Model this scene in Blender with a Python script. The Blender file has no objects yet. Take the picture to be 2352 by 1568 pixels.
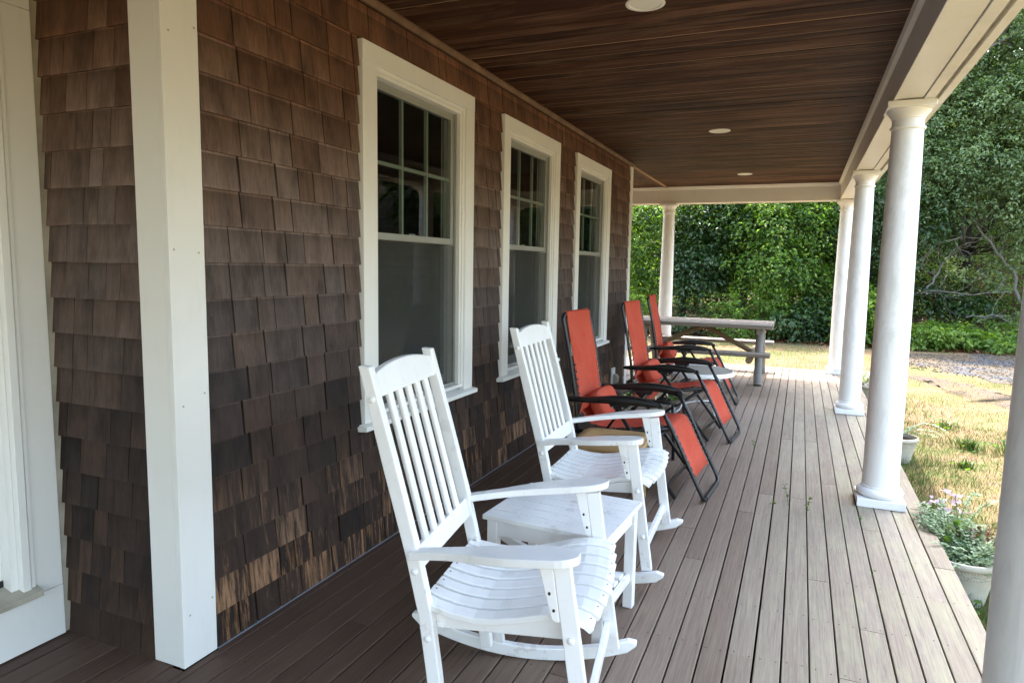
import bpy, math, random
import numpy as np
from mathutils import Vector, Matrix

random.seed(11)
rng = np.random.default_rng(11)
scene = bpy.context.scene
COL = scene.collection

# ------------------------------------------------------------------ camera
def rad(a):
    return math.radians(a)

CAM = np.array([1.9569, 0.0, 1.4432])
PITCH, YAW, ROLL, FPX = rad(-6.2941), rad(22.8958), rad(0.9682), 1559.9 / 2352.0
_f = np.array([-math.sin(YAW) * math.cos(PITCH), math.cos(YAW) * math.cos(PITCH), math.sin(PITCH)])
_r = np.array([math.cos(YAW), math.sin(YAW), 0.0])
_u = np.cross(_r, _f)
_R = _r * math.cos(ROLL) + _u * math.sin(ROLL)
_U = -_r * math.sin(ROLL) + _u * math.cos(ROLL)
cd = bpy.data.cameras.new("camera")
cam = bpy.data.objects.new("camera", cd)
COL.objects.link(cam)
cam.matrix_world = Matrix(((_R[0], _U[0], -_f[0], CAM[0]), (_R[1], _U[1], -_f[1], CAM[1]),
                           (_R[2], _U[2], -_f[2], CAM[2]), (0, 0, 0, 1)))
cd.sensor_width = 36.0
cd.sensor_fit = 'HORIZONTAL'
cd.lens = 36.0 * FPX
cd.clip_start = 0.02
cd.clip_end = 1000
scene.camera = cam

# ------------------------------------------------------------------ sky, sun, exposure
SUN_DIR = Vector((-0.10, 0.43, 0.90)).normalized()          # towards the sun
sun_el = math.asin(SUN_DIR.z)
sun_az = math.atan2(SUN_DIR.x, SUN_DIR.y)
w = bpy.data.worlds.new("World")
scene.world = w
w.use_nodes = True
wn = w.node_tree
wn.nodes.clear()
sky = wn.nodes.new('ShaderNodeTexSky')
sky.sky_type = 'NISHITA'
sky.sun_disc = False
sky.sun_elevation = sun_el
sky.sun_rotation = sun_az
sky.dust_density = 5.0
sky.air_density = 1.9
sky.ozone_density = 1.0
bg = wn.nodes.new('ShaderNodeBackground')
bg.inputs['Strength'].default_value = 0.15
wo = wn.nodes.new('ShaderNodeOutputWorld')
wn.links.new(sky.outputs[0], bg.inputs[0])
wn.links.new(bg.outputs[0], wo.inputs[0])
sl = bpy.data.lights.new("sun", 'SUN')
sl.energy = 2.0
sl.angle = rad(0.55)
sl.color = (1.0, 0.95, 0.86)
sun = bpy.data.objects.new("sun", sl)
COL.objects.link(sun)
sun.rotation_euler = (-SUN_DIR).to_track_quat('-Z', 'Y').to_euler()
sun.location = (0, 10, 20)

scene.view_settings.view_transform = 'Standard'
scene.view_settings.look = 'None'
scene.view_settings.gamma = 1.0
scene.view_settings.use_curve_mapping = False
scene.view_settings.exposure = 3.15
try:
    scene.view_settings.use_white_balance = True
    scene.view_settings.white_balance_temperature = 6200
    scene.view_settings.white_balance_tint = 14
except Exception:
    pass
scene.render.engine = 'CYCLES'
cy = scene.cycles
cy.max_bounces = 9
cy.diffuse_bounces = 5
cy.glossy_bounces = 4
cy.transmission_bounces = 6
cy.transparent_max_bounces = 24
cy.sample_clamp_indirect = 6.0
cy.caustics_reflective = False
cy.caustics_refractive = False
cy.use_denoising = True

# ------------------------------------------------------------------ helpers: objects
def link(name, data, parent=None):
    o = bpy.data.objects.new(name, data)
    COL.objects.link(o)
    if parent is not None:
        o.parent = parent
    return o

def tag(o, label=None, cat=None, group=None, kind=None):
    if label: o['label'] = label
    if cat: o['category'] = cat
    if group: o['group'] = group
    if kind: o['kind'] = kind
    return o

def empty(name, loc=(0, 0, 0), rz=0.0, **k):
    o = link(name, None)
    o.location = loc
    o.rotation_euler = (0, 0, rz)
    o.empty_display_size = 0.1
    return tag(o, **k)

def copy_tree(o, parent=None):
    c = o.copy()
    COL.objects.link(c)
    c.parent = parent
    for ch in list(o.children):
        copy_tree(ch, c)
    return c

class MB:
    """collects polygons of one mesh"""
    def __init__(s):
        s.v = []; s.f = []; s.m = []; s.cur = 0
    def add(s, verts, faces):
        b = len(s.v)
        s.v.extend([tuple(map(float, p)) for p in verts])
        s.f.extend([tuple(b + i for i in f) for f in faces])
        s.m.extend([s.cur] * len(faces))
    BF = [(0, 3, 2, 1), (4, 5, 6, 7), (0, 1, 5, 4), (1, 2, 6, 5), (2, 3, 7, 6), (3, 0, 4, 7)]
    def box(s, x0, x1, y0, y1, z0, z1):
        s.add([(x0, y0, z0), (x1, y0, z0), (x1, y1, z0), (x0, y1, z0), (x0, y0, z1), (x1, y0, z1), (x1, y1, z1), (x0, y1, z1)], MB.BF)
        return s
    def hexa(s, pts):
        s.add(pts, MB.BF)
        return s
    def bar(s, p, q, wd, ht, up=(0, 0, 1)):
        """rectangular bar from p to q; ht measured along up"""
        p, q = Vector(p), Vector(q)
        d = (q - p).normalized()
        u = Vector(up); u = (u - d * u.dot(d)).normalized()
        l = d.cross(u)
        a, b = l * wd / 2, u * ht / 2
        s.add([p - a - b, p + a - b, q + a - b, q - a - b, p - a + b, p + a + b, q + a + b, q - a + b], MB.BF)
        return s
    def sweep(s, pts, sections, closed=True):
        """sections: list of rings (same vertex count) of 3D points"""
        n = len(sections[0]); b = []
        vs = [p for r in sections for p in r]
        fs = []
        for i in range(len(sections) - 1):
            for j in range(n if closed else n - 1):
                k = (j + 1) % n
                fs.append((i * n + j, i * n + k, (i + 1) * n + k, (i + 1) * n + j))
        if closed:
            fs.append(tuple(range(n))[::-1])
            fs.append(tuple((len(sections) - 1) * n + j for j in range(n)))
        s.add(vs, fs)
        return s
    def tube(s, pts, r, n=8):
        pts = [Vector(p) for p in pts]
        rs = r if isinstance(r, (list, tuple)) else [r] * len(pts)
        secs = []
        d0 = (pts[1] - pts[0]).normalized()
        ref = Vector((0, 0, 1)) if abs(d0.z) < 0.9 else Vector((1, 0, 0))
        u = (ref - d0 * ref.dot(d0)).normalized()
        for i, p in enumerate(pts):
            if i == 0: d = d0
            elif i == len(pts) - 1: d = (pts[i] - pts[i - 1]).normalized()
            else: d = ((pts[i + 1] - pts[i]).normalized() + (pts[i] - pts[i - 1]).normalized()).normalized()
            u = (u - d * u.dot(d)).normalized()
            l = d.cross(u)
            secs.append([p + (u * math.cos(2 * math.pi * k / n) + l * math.sin(2 * math.pi * k / n)) * rs[i] for k in range(n)])
        s.sweep(pts, secs)
        return s
    def ribbon(s, pts, wd, th, side):
        """flat strip along pts; width along fixed vector side, thickness along normal"""
        pts = [Vector(p) for p in pts]
        side = Vector(side).normalized()
        ws = wd if isinstance(wd, (list, tuple)) else [wd] * len(pts)
        secs = []
        for i, p in enumerate(pts):
            a = pts[max(i - 1, 0)]; b = pts[min(i + 1, len(pts) - 1)]
            d = (b - a).normalized()
            nrm = side.cross(d).normalized()
            h = side * ws[i] / 2; t = nrm * th / 2
            secs.append([p - h - t, p + h - t, p + h + t, p - h + t])
        s.sweep(pts, secs)
        return s
    def lathe(s, prof, n=32, c=(0, 0, 0), caps=True):
        vs = []
        for r, z in prof:
            for k in range(n):
                a = 2 * math.pi * k / n
                vs.append((c[0] + r * math.cos(a), c[1] + r * math.sin(a), c[2] + z))
        fs = []
        for i in range(len(prof) - 1):
            for k in range(n):
                k2 = (k + 1) % n
                fs.append((i * n + k, i * n + k2, (i + 1) * n + k2, (i + 1) * n + k))
        if caps:
            fs.append(tuple(range(n))[::-1])
            fs.append(tuple((len(prof) - 1) * n + k for k in range(n)))
        s.add(vs, fs)
        return s
    def prism(s, outline, a, b, axis='z'):
        """outline: 2D points, extruded from a to b on axis"""
        def P(p, t):
            if axis == 'z': return (p[0], p[1], t)
            if axis == 'y': return (p[0], t, p[1])
            return (t, p[0], p[1])
        n = len(outline)
        vs = [P(p, a) for p in outline] + [P(p, b) for p in outline]
        fs = [tuple(range(n))[::-1], tuple(range(n, 2 * n))]
        for i in range(n):
            j = (i + 1) % n
            fs.append((i, j, n + j, n + i))
        s.add(vs, fs)
        return s
    def ball(s, c, r, nu=10, nv=6, sc=(1, 1, 1)):
        prof = []
        vs = []; fs = []
        for i in range(1, nv):
            t = math.pi * i / nv
            for k in range(nu):
                a = 2 * math.pi * k / nu
                vs.append((c[0] + r * sc[0] * math.sin(t) * math.cos(a), c[1] + r * sc[1] * math.sin(t) * math.sin(a), c[2] - r * sc[2] * math.cos(t)))
        b0 = len(vs); vs.append((c[0], c[1], c[2] - r * sc[2])); vs.append((c[0], c[1], c[2] + r * sc[2]))
        for i in range(nv - 2):
            for k in range(nu):
                k2 = (k + 1) % nu
                fs.append((i * nu + k, i * nu + k2, (i + 1) * nu + k2, (i + 1) * nu + k))
        for k in range(nu):
            k2 = (k + 1) % nu
            fs.append((b0, k2, k)); fs.append((b0 + 1, (nv - 2) * nu + k, (nv - 2) * nu + k2))
        s.add(vs, fs)
        return s
    def mesh(s, name, mats, smooth=False):
        me = bpy.data.meshes.new(name)
        me.from_pydata(s.v, [], s.f)
        for m in (mats if isinstance(mats, (list, tuple)) else [mats]):
            me.materials.append(m)
        if any(s.m):
            me.polygons.foreach_set('material_index', s.m)
        if smooth:
            me.polygons.foreach_set('use_smooth', [True] * len(s.f))
        me.validate()
        fixnormals(me)
        return me
    def build(s, name, mats, parent=None, smooth=False, bevel=0.0, seg=2, loc=None, auto=None):
        o = link(name, s.mesh(name, mats, smooth), parent)
        if loc: o.location = loc
        if bevel:
            md = o.modifiers.new('edge', 'BEVEL')
            md.width = bevel; md.segments = seg; md.limit_method = 'ANGLE'; md.angle_limit = rad(40)
        if auto:
            shade_auto(o.data, auto)
        return o

import bmesh
def fixnormals(me):
    bm = bmesh.new(); bm.from_mesh(me)
    bmesh.ops.recalc_face_normals(bm, faces=bm.faces[:])
    bm.to_mesh(me); bm.free()

def shade_auto(me, deg):
    """smooth faces, sharp edges past an angle"""
    me.polygons.foreach_set('use_smooth', [True] * len(me.polygons))
    bm = bmesh.new(); bm.from_mesh(me)
    lim = rad(deg)
    for e in bm.edges:
        if len(e.link_faces) == 2:
            e.smooth = e.calc_face_angle(0.0) < lim
    bm.to_mesh(me); bm.free()

def np_mesh(name, verts, faces, mats, matidx=None, smooth=False, attr=None):
    verts = np.asarray(verts, np.float32); faces = np.asarray(faces, np.int32)
    me = bpy.data.meshes.new(name)
    n, k = faces.shape
    me.vertices.add(len(verts)); me.vertices.foreach_set('co', verts.ravel())
    me.loops.add(n * k); me.loops.foreach_set('vertex_index', faces.ravel())
    me.polygons.add(n)
    me.polygons.foreach_set('loop_start', np.arange(0, n * k, k, dtype=np.int32))
    try: me.polygons.foreach_set('loop_total', np.full(n, k, np.int32))
    except Exception: pass
    if smooth: me.polygons.foreach_set('use_smooth', np.ones(n, bool))
    for m in (mats if isinstance(mats, (list, tuple)) else [mats]): me.materials.append(m)
    if matidx is not None: me.polygons.foreach_set('material_index', np.asarray(matidx, np.int32))
    me.update(calc_edges=True)
    if attr is not None:
        a = me.attributes.new('tint', 'FLOAT', 'POINT')
        a.data.foreach_set('value', np.asarray(attr, np.float32))
    return me

# ------------------------------------------------------------------ helpers: materials
class NT:
    def __init__(s, name):
        s.mat = bpy.data.materials.new(name)
        s.mat.use_nodes = True
        s.t = s.mat.node_tree
        s.t.nodes.clear()
        s.out = s.t.nodes.new('ShaderNodeOutputMaterial')
    def n(s, typ, ins=None, **props):
        nd = s.t.nodes.new('ShaderNode' + typ)
        for k, v in props.items(): setattr(nd, k, v)
        for k, v in (ins or {}).items(): s.set(nd, k, v)
        return nd
    def set(s, nd, k, v):
        sock = nd.inputs[k]
        if hasattr(v, 'is_output'): s.t.links.new(v, sock)
        elif hasattr(v, 'outputs'): s.t.links.new(v.outputs[0], sock)
        else:
            if sock.type == 'RGBA' and len(v) == 3: v = (*v, 1)
            sock.default_value = v
    def math(s, op, a, b=0.0, clamp=False):
        nd = s.n('Math', operation=op, use_clamp=clamp)
        s.set(nd, 0, a); s.set(nd, 1, b)
        return nd.outputs[0]
    def mix(s, fac, a, b, blend='MIX'):
        nd = s.n('Mix', data_type='RGBA', blend_type=blend)
        s.set(nd, 0, fac); s.set(nd, 6, a); s.set(nd, 7, b)
        return nd.outputs[2]
    def ramp(s, fac, stops, interp='LINEAR'):
        nd = s.n('ValToRGB')
        cr = nd.color_ramp
        cr.interpolation = interp
        while len(cr.elements) < len(stops): cr.elements.new(0.5)
        for e, (p, c) in zip(cr.elements, stops):
            e.position = p
            e.color = (c, c, c, 1) if isinstance(c, (int, float)) else (*c, 1)
        s.set(nd, 0, fac)
        return nd.outputs[0]
    def noise(s, vec, scale, detail=3.0, rough=0.55, dist=0.0):
        nd = s.n('TexNoise', {'Scale': scale, 'Detail': detail, 'Roughness': rough, 'Distortion': dist})
        s.set(nd, 'Vector', vec)
        return nd.outputs[0]
    def mapping(s, vec, scale=(1, 1, 1), loc=None):
        nd = s.n('Mapping', {'Scale': scale})
        s.set(nd, 'Vector', vec)
        if loc is not None: s.set(nd, 'Location', loc)
        return nd.outputs[0]
    def geo(s): return s.n('NewGeometry')
    def obj(s): return s.n('TexCoord').outputs['Object']
    def rnd(s):
        """one random number per object and per island"""
        a = s.n('ObjectInfo').outputs['Random']; b = s.geo().outputs['Random Per Island']
        return s.math('FRACT', s.math('ADD', a, b))
    def combine(s, x, y, z):
        nd = s.n('CombineXYZ'); s.set(nd, 0, x); s.set(nd, 1, y); s.set(nd, 2, z); return nd.outputs[0]
    def sep(s, v):
        nd = s.n('SeparateXYZ'); s.set(nd, 0, v); return nd.outputs
    def bump(s, h, strength=0.3, dist=0.01):
        nd = s.n('Bump', {'Strength': strength, 'Distance': dist}); s.set(nd, 'Height', h); return nd.outputs[0]
    def principled(s, color, rough=0.5, spec=0.5, normal=None, metal=0.0, **k):
        nd = s.n('BsdfPrincipled')
        s.set(nd, 'Base Color', color); s.set(nd, 'Roughness', rough); s.set(nd, 'Metallic', metal)
        s.set(nd, 'Specular IOR Level', spec)
        if normal is not None: s.set(nd, 'Normal', normal)
        for kk, v in k.items(): s.set(nd, kk.replace('_', ' '), v)
        return nd
    def done(s, shader):
        s.t.links.new(shader.outputs[0] if hasattr(shader, 'outputs') else shader, s.out.inputs[0])
        return s.mat

def offset_vec(t, vec, amount):
    """shift coordinates by the per-piece random so that no two pieces share grain"""
    r = t.rnd()
    nd = t.n('VectorMath', operation='ADD')
    t.set(nd, 0, vec)
    t.set(nd, 1, t.combine(t.math('MULTIPLY', r, amount), t.math('MULTIPLY', r, amount * 1.7), t.math('MULTIPLY', r, amount * 0.6)))
    return nd.outputs[0]

COURSE = 0.1305
def m_shingle():
    t = NT('cedar_shingle')
    pos = t.geo().outputs['Position']
    x, y, z = t.sep(pos)
    r = t.rnd()
    v = offset_vec(t, pos, 37.0)
    grain = t.noise(t.mapping(v, (42, 42, 4.0)), 1.0, 5.0, 0.62, 0.9)
    fine = t.noise(t.mapping(v, (260, 260, 9.0)), 1.0, 3.0, 0.6)
    blot = t.noise(t.mapping(v, (9, 9, 4)), 1.0, 3.0, 0.6)
    # weathering by height on the wall: brown under the ceiling, silvery in the middle, dark and splashed low down
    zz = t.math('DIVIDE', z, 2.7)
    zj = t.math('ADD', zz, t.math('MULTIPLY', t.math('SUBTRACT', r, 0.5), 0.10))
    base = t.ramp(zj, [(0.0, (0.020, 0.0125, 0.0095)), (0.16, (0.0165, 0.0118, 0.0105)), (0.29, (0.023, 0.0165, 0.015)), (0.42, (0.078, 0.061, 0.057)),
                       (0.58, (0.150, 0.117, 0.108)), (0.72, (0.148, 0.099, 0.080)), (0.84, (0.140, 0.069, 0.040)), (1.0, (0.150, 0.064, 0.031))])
    # each shingle: paler towards its butt edge, darker just below the course above
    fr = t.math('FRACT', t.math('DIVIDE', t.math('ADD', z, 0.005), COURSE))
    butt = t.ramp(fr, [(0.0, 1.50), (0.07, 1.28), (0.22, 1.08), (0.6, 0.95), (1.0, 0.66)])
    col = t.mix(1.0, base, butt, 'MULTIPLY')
    col = t.mix(t.math('MULTIPLY', t.math('POWER', r, 1.8), 0.50), col, (0.034, 0.020, 0.015))
    r2 = t.math('FRACT', t.math('MULTIPLY', r, 7.31))
    col = t.mix(t.math('MULTIPLY', r2, 0.16), col, (0.19, 0.105, 0.062))
    gr = t.ramp(grain, [(0.30, 0.66), (0.5, 1.0), (0.72, 1.28)])
    col = t.mix(0.75, col, t.mix(1.0, col, gr, 'MULTIPLY'))
    col = t.mix(1.0, col, t.ramp(fine, [(0.3, 0.82), (0.7, 1.15)]), 'MULTIPLY')
    col = t.mix(1.0, col, t.ramp(blot, [(0.30, 0.52), (0.5, 0.98), (0.68, 1.22)]), 'MULTIPLY')
    # bare orange wood where splashing has worn the lowest courses
    low = t.ramp(z, [(0.0, 1.0), (0.20, 0.95), (0.29, 0.55), (0.50, 0.28), (0.70, 0.0)])
    streak = t.noise(t.mapping(v, (30, 30, 1.6)), 1.0, 6.0, 0.76, 0.35)
    r3 = t.math('FRACT', t.math('MULTIPLY', r, 3.77))
    worn = t.math('MULTIPLY', t.ramp(t.math('ADD', streak, t.math('MULTIPLY', t.math('SUBTRACT', r3, 0.74), 0.26)), [(0.47, 0.0), (0.63, 1.0)]), low)
    yfade = t.ramp(y, [(1.0, 1.0), (1.0, 1.0)])
    main = t.math('GREATER_THAN', x, -0.02)
    worn = t.math('MULTIPLY', worn, t.math('ADD', t.math('MULTIPLY', main, 0.86), 0.14))
    wood = t.mix(fine, (0.18, 0.078, 0.026), (0.40, 0.20, 0.082))
    wood = t.mix(t.math('MULTIPLY', r2, 0.45), wood, (0.34, 0.25, 0.19))
    col = t.mix(worn, col, wood)
    # a few pale scratches
    sc = t.noise(t.mapping(v, (70, 70, 25)), 1.0, 2.0, 0.5, 2.5)
    col = t.mix(t.ramp(sc, [(0.74, 0.0), (0.80, 0.35)]), col, (0.32, 0.27, 0.24))
    h = t.math('ADD', t.math('MULTIPLY', grain, 0.7), t.math('MULTIPLY', fine, 0.4))
    return t.done(t.principled(col, 0.78, 0.28, t.bump(h, 0.5, 0.0018)))

def m_deck():
    t = NT('deck_wood')
    pos = t.geo().outputs['Position']
    x, y, z = t.sep(pos)
    v = offset_vec(t, pos, 23.0)
    r = t.rnd()
    grain = t.noise(t.mapping(v, (120, 2.6, 120)), 1.0, 4.0, 0.62, 0.4)
    fine = t.noise(t.mapping(v, (420, 9, 420)), 1.0, 2.0, 0.6)
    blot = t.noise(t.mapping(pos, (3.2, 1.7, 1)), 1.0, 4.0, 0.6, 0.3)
    # outer boards weathered silver grey; browner house side also has light falloff painted in
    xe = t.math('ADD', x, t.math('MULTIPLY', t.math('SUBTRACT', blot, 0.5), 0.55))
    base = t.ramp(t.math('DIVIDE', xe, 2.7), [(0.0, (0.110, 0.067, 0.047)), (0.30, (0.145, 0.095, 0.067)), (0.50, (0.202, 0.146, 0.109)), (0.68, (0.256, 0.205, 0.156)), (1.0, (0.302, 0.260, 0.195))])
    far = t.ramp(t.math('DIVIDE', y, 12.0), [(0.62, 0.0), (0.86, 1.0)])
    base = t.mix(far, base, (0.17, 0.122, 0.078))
    col = t.mix(t.math('MULTIPLY', t.math('POWER', r, 1.4), 0.62), base, t.mix(1.0, base, (0.56, 0.48, 0.45), 'MULTIPLY'))
    # green-grey algae and dark damp patches along the edge boards
    alg = t.noise(t.mapping(v, (14.0, 2.6, 1)), 1.0, 6.0, 0.72)
    edge = t.ramp(t.math('DIVIDE', x, 2.7), [(0.60, 0.0), (0.86, 1.0)])
    col = t.mix(t.math('MULTIPLY', t.ramp(alg, [(0.45, 0.0), (0.58, 0.5)]), edge), col, (0.300, 0.292, 0.180))
    damp = t.noise(t.mapping(v, (22.0, 4.5, 1)), 1.0, 6.0, 0.75)
    col = t.mix(t.math('MULTIPLY', t.ramp(damp, [(0.54, 0.0), (0.60, 0.45)]), edge), col, (0.215, 0.176, 0.150))
    col = t.mix(1.0, col, t.ramp(grain, [(0.28, 0.72), (0.5, 1.0), (0.75, 1.2)]), 'MULTIPLY')
    col = t.mix(1.0, col, t.ramp(fine, [(0.3, 0.86), (0.7, 1.12)]), 'MULTIPLY')
    h = t.math('ADD', t.math('MULTIPLY', grain, 0.6), t.math('MULTIPLY', fine, 0.5))
    return t.done(t.principled(col, 0.62, 0.35, t.bump(h, 0.45, 0.0016)))

def m_ceiling(raw=False):
    t = NT('raw_pine_edge' if raw else 'stained_pine')
    pos = t.geo().outputs['Position']
    v = offset_vec(t, pos, 19.0)
    r = t.rnd()
    if raw:
        g = t.noise(t.mapping(v, (3, 200, 60)), 1.0, 3.0)
        col = t.mix(g, (0.20, 0.125, 0.070), (0.38, 0.26, 0.165))
        return t.done(t.principled(col, 0.7, 0.2))
    grain = t.noise(t.mapping(v, (2.2, 60, 60)), 1.0, 4.0, 0.6, 0.8)
    wear = t.noise(t.mapping(v, (1.3, 9, 9)), 1.0, 5.0, 0.65, 0.6)
    col = t.mix(r, (0.017, 0.0056, 0.0025), (0.066, 0.0240, 0.0110))
    col = t.mix(t.ramp(wear, [(0.48, 0.0), (0.68, 0.75)]), col, (0.165, 0.090, 0.056))
    col = t.mix(1.0, col, t.ramp(grain, [(0.3, 0.62), (0.5, 1.0), (0.72, 1.30)]), 'MULTIPLY')
    # knots
    kn = t.n('TexVoronoi', {'Scale': 1.0, 'Randomness': 1.0}); t.set(kn, 'Vector', t.mapping(v, (2.4, 9.0, 9.0)))
    col = t.mix(t.ramp(kn.outputs['Distance'], [(0.05, 0.9), (0.16, 0.0)]), col, (0.115, 0.045, 0.018))
    return t.done(t.principled(col, 0.6, 0.10, t.bump(grain, 0.35, 0.0012)))

def m_paint(name='white_paint', base=(0.80, 0.80, 0.775), rough=0.42, dirt=0.10, dirtcol=(0.42, 0.43, 0.37), scale=2.0, chips=0.0):
    t = NT(name)
    o = t.geo().outputs['Position']
    n1 = t.noise(o, scale, 5.0, 0.6)
    n2 = t.noise(t.mapping(o, (14, 14, 3)), 1.0, 4.0, 0.6)
    col = t.mix(t.math('MULTIPLY', t.ramp(n1, [(0.42, 0.0), (0.75, 1.0)]), dirt), base, dirtcol)
    col = t.mix(t.math('MULTIPLY', t.ramp(n2, [(0.58, 0.0), (0.72, 1.0)]), dirt * 0.8), col, dirtcol)
    nf = t.noise(o, 90.0, 3.0)
    if chips:
        c = t.noise(o, 11.0, 6.0, 0.7)
        c2 = t.noise(o, 1.1, 2.0, 0.5)
        f = t.math('MULTIPLY', t.ramp(c, [(0.585, 0.0), (0.605, 1.0)]), t.ramp(c2, [(0.45, 0.0), (0.6, chips)]))
        col = t.mix(f, col, (0.28, 0.21, 0.135))
    return t.done(t.principled(col, rough, 0.45, t.bump(nf, 0.08, 0.001)))

def m_column():
    t = NT('column_paint')
    pos = t.geo().outputs['Position']
    o = t.obj()
    ox, oy, oz = t.sep(o)
    base = (0.83, 0.83, 0.815)
    mid = t.ramp(t.math('DIVIDE', oz, 2.44), [(0.05, 0.0), (0.18, 0.65), (0.5, 0.9), (0.82, 1.0), (0.90, 0.7), (0.92, 0.0)])
    # mildew on the inner, shaded side
    side = t.ramp(t.math('ADD', t.math('ADD', t.math('MULTIPLY', ox, -2.0), t.math('MULTIPLY', oy, -3.2)), 0.5), [(0.45, 0.0), (0.72, 1.0)])
    m1 = t.noise(t.mapping(pos, (11, 11, 3.0)), 1.0, 6.0, 0.68, 1.2)
    m2 = t.noise(t.mapping(pos, (34, 34, 8)), 1.0, 4.0, 0.7, 1.6)
    f = t.math('MULTIPLY', t.ramp(m1, [(0.42, 0.0), (0.62, 1.0)]), t.ramp(m2, [(0.36, 0.35), (0.58, 1.0)]))
    f = t.math('MULTIPLY', t.math('MULTIPLY', f, mid), t.math('ADD', t.math('MULTIPLY', side, 0.75), 0.06))
    col = t.mix(t.math('MULTIPLY', f, 0.42), base, (0.33, 0.34, 0.27))
    return t.done(t.principled(col, 0.38, 0.5))

def m_simple(name, col, rough=0.5, spec=0.5, metal=0.0, var=0.12, scale=8.0, bump=0.0, **k):
    t = NT(name)
    o = t.obj()
    n = t.noise(o, scale, 4.0, 0.6)
    c = t.mix(1.0, col, t.ramp(n, [(0.3, 1.0 - var), (0.7, 1.0 + var)]), 'MULTIPLY')
    nb = t.bump(t.noise(o, scale * 12, 3.0), bump, 0.002) if bump else None
    return t.done(t.principled(c, rough, spec, nb, metal, **k))

def m_fabric():
    t = NT('orange_red_sling_fabric')
    o = t.obj()
    wv = t.n('TexChecker', {'Scale': 520.0}); t.set(wv, 'Vector', o)
    n = t.noise(o, 5.0, 4.0, 0.6)
    n2 = t.noise(t.mapping(o, (160, 160, 160)), 1.0, 2.0)
    col = t.mix(t.ramp(n, [(0.3, 0.0), (0.75, 1.0)]), (0.52, 0.080, 0.045), (0.60, 0.120, 0.075))
    col = t.mix(1.0, col, t.ramp(n2, [(0.3, 0.82), (0.7, 1.14)]), 'MULTIPLY')
    b = t.principled(col, 0.8, 0.08, t.bump(n2, 0.25, 0.0008))
    tr = t.n('BsdfTranslucent', {'Color': col})
    mx = t.n('MixShader'); t.set(mx, 0, 0.14); t.set(mx, 1, b.outputs[0]); t.set(mx, 2, tr.outputs[0])
    return t.done(mx)

def m_log(name='weathered_log', a=(0.21, 0.195, 0.175), b=(0.40, 0.385, 0.36), vec=(3, 40, 40)):
    t = NT(name)
    o = offset_vec(t, t.obj(), 11.0)
    n = t.noise(t.mapping(o, vec), 1.0, 4.0, 0.65, 0.6)
    n2 = t.noise(o, 4.0, 4.0)
    col = t.mix(n, a, b)
    col = t.mix(t.math('MULTIPLY', t.ramp(n2, [(0.5, 0), (0.75, 1.0)]), 0.4), col, (0.24, 0.18, 0.115))
    return t.done(t.principled(col, 0.8, 0.25, t.bump(n, 0.5, 0.004)))

def m_glass(name='window_glass', tint=(0.86, 0.90, 0.88), refl=0.6):
    t = NT(name)
    tr = t.n('BsdfTransparent', {'Color': tint})
    gl = t.n('BsdfGlossy', {'Color': (1, 1, 1), 'Roughness': 0.012})
    fr = t.n('Fresnel', {'IOR': 1.52})
    mx = t.n('MixShader'); t.set(mx, 0, t.math('MULTIPLY', t.math('MULTIPLY', fr.outputs[0], t.math('SUBTRACT', 1.0, t.geo().outputs['Backfacing'])), refl, True)); t.set(mx, 1, tr.outputs[0]); t.set(mx, 2, gl.outputs[0])
    return t.done(mx)

def m_screen():
    t = NT('insect_screen')
    tr = t.n('BsdfTransparent')
    df = t.principled((0.085, 0.09, 0.083), 0.8, 0.2)
    mx = t.n('MixShader'); t.set(mx, 0, 0.30); t.set(mx, 1, tr.outputs[0]); t.set(mx, 2, df.outputs[0])
    return t.done(mx)

def m_leaf(name, stops, trans=0.38, rough=0.42, spec=0.5, tcol=(1.35, 1.5, 0.55)):
    t = NT(name)
    a = t.n('Attribute', attribute_name='tint').outputs['Fac']
    r = t.geo().outputs['Random Per Island']
    f = t.math('ADD', t.math('MULTIPLY', r, 0.45), t.math('MULTIPLY', a, 0.55))
    col = t.ramp(f, stops)
    b = t.principled(col, rough, spec)
    tr = t.n('BsdfTranslucent'); t.set(tr, 'Color', t.mix(1.0, col, tcol, 'MULTIPLY'))
    mx = t.n('MixShader'); t.set(mx, 0, trans); t.set(mx, 1, b.outputs[0]); t.set(mx, 2, tr.outputs[0])
    return t.done(mx)

def m_bark(name='bark', a=(0.050, 0.042, 0.036), b=(0.15, 0.13, 0.115), lichen=0.3):
    t = NT(name)
    o = t.geo().outputs['Position']
    n = t.noise(t.mapping(o, (22, 22, 5)), 1.0, 5.0, 0.65, 0.5)
    l = t.noise(o, 3.5, 4.0, 0.6)
    col = t.mix(n, a, b)
    col = t.mix(t.math('MULTIPLY', t.ramp(l, [(0.5, 0.0), (0.66, 1.0)]), lichen), col, (0.30, 0.31, 0.28))
    return t.done(t.principled(col, 0.9, 0.2, t.bump(n, 0.8, 0.02)))

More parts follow.
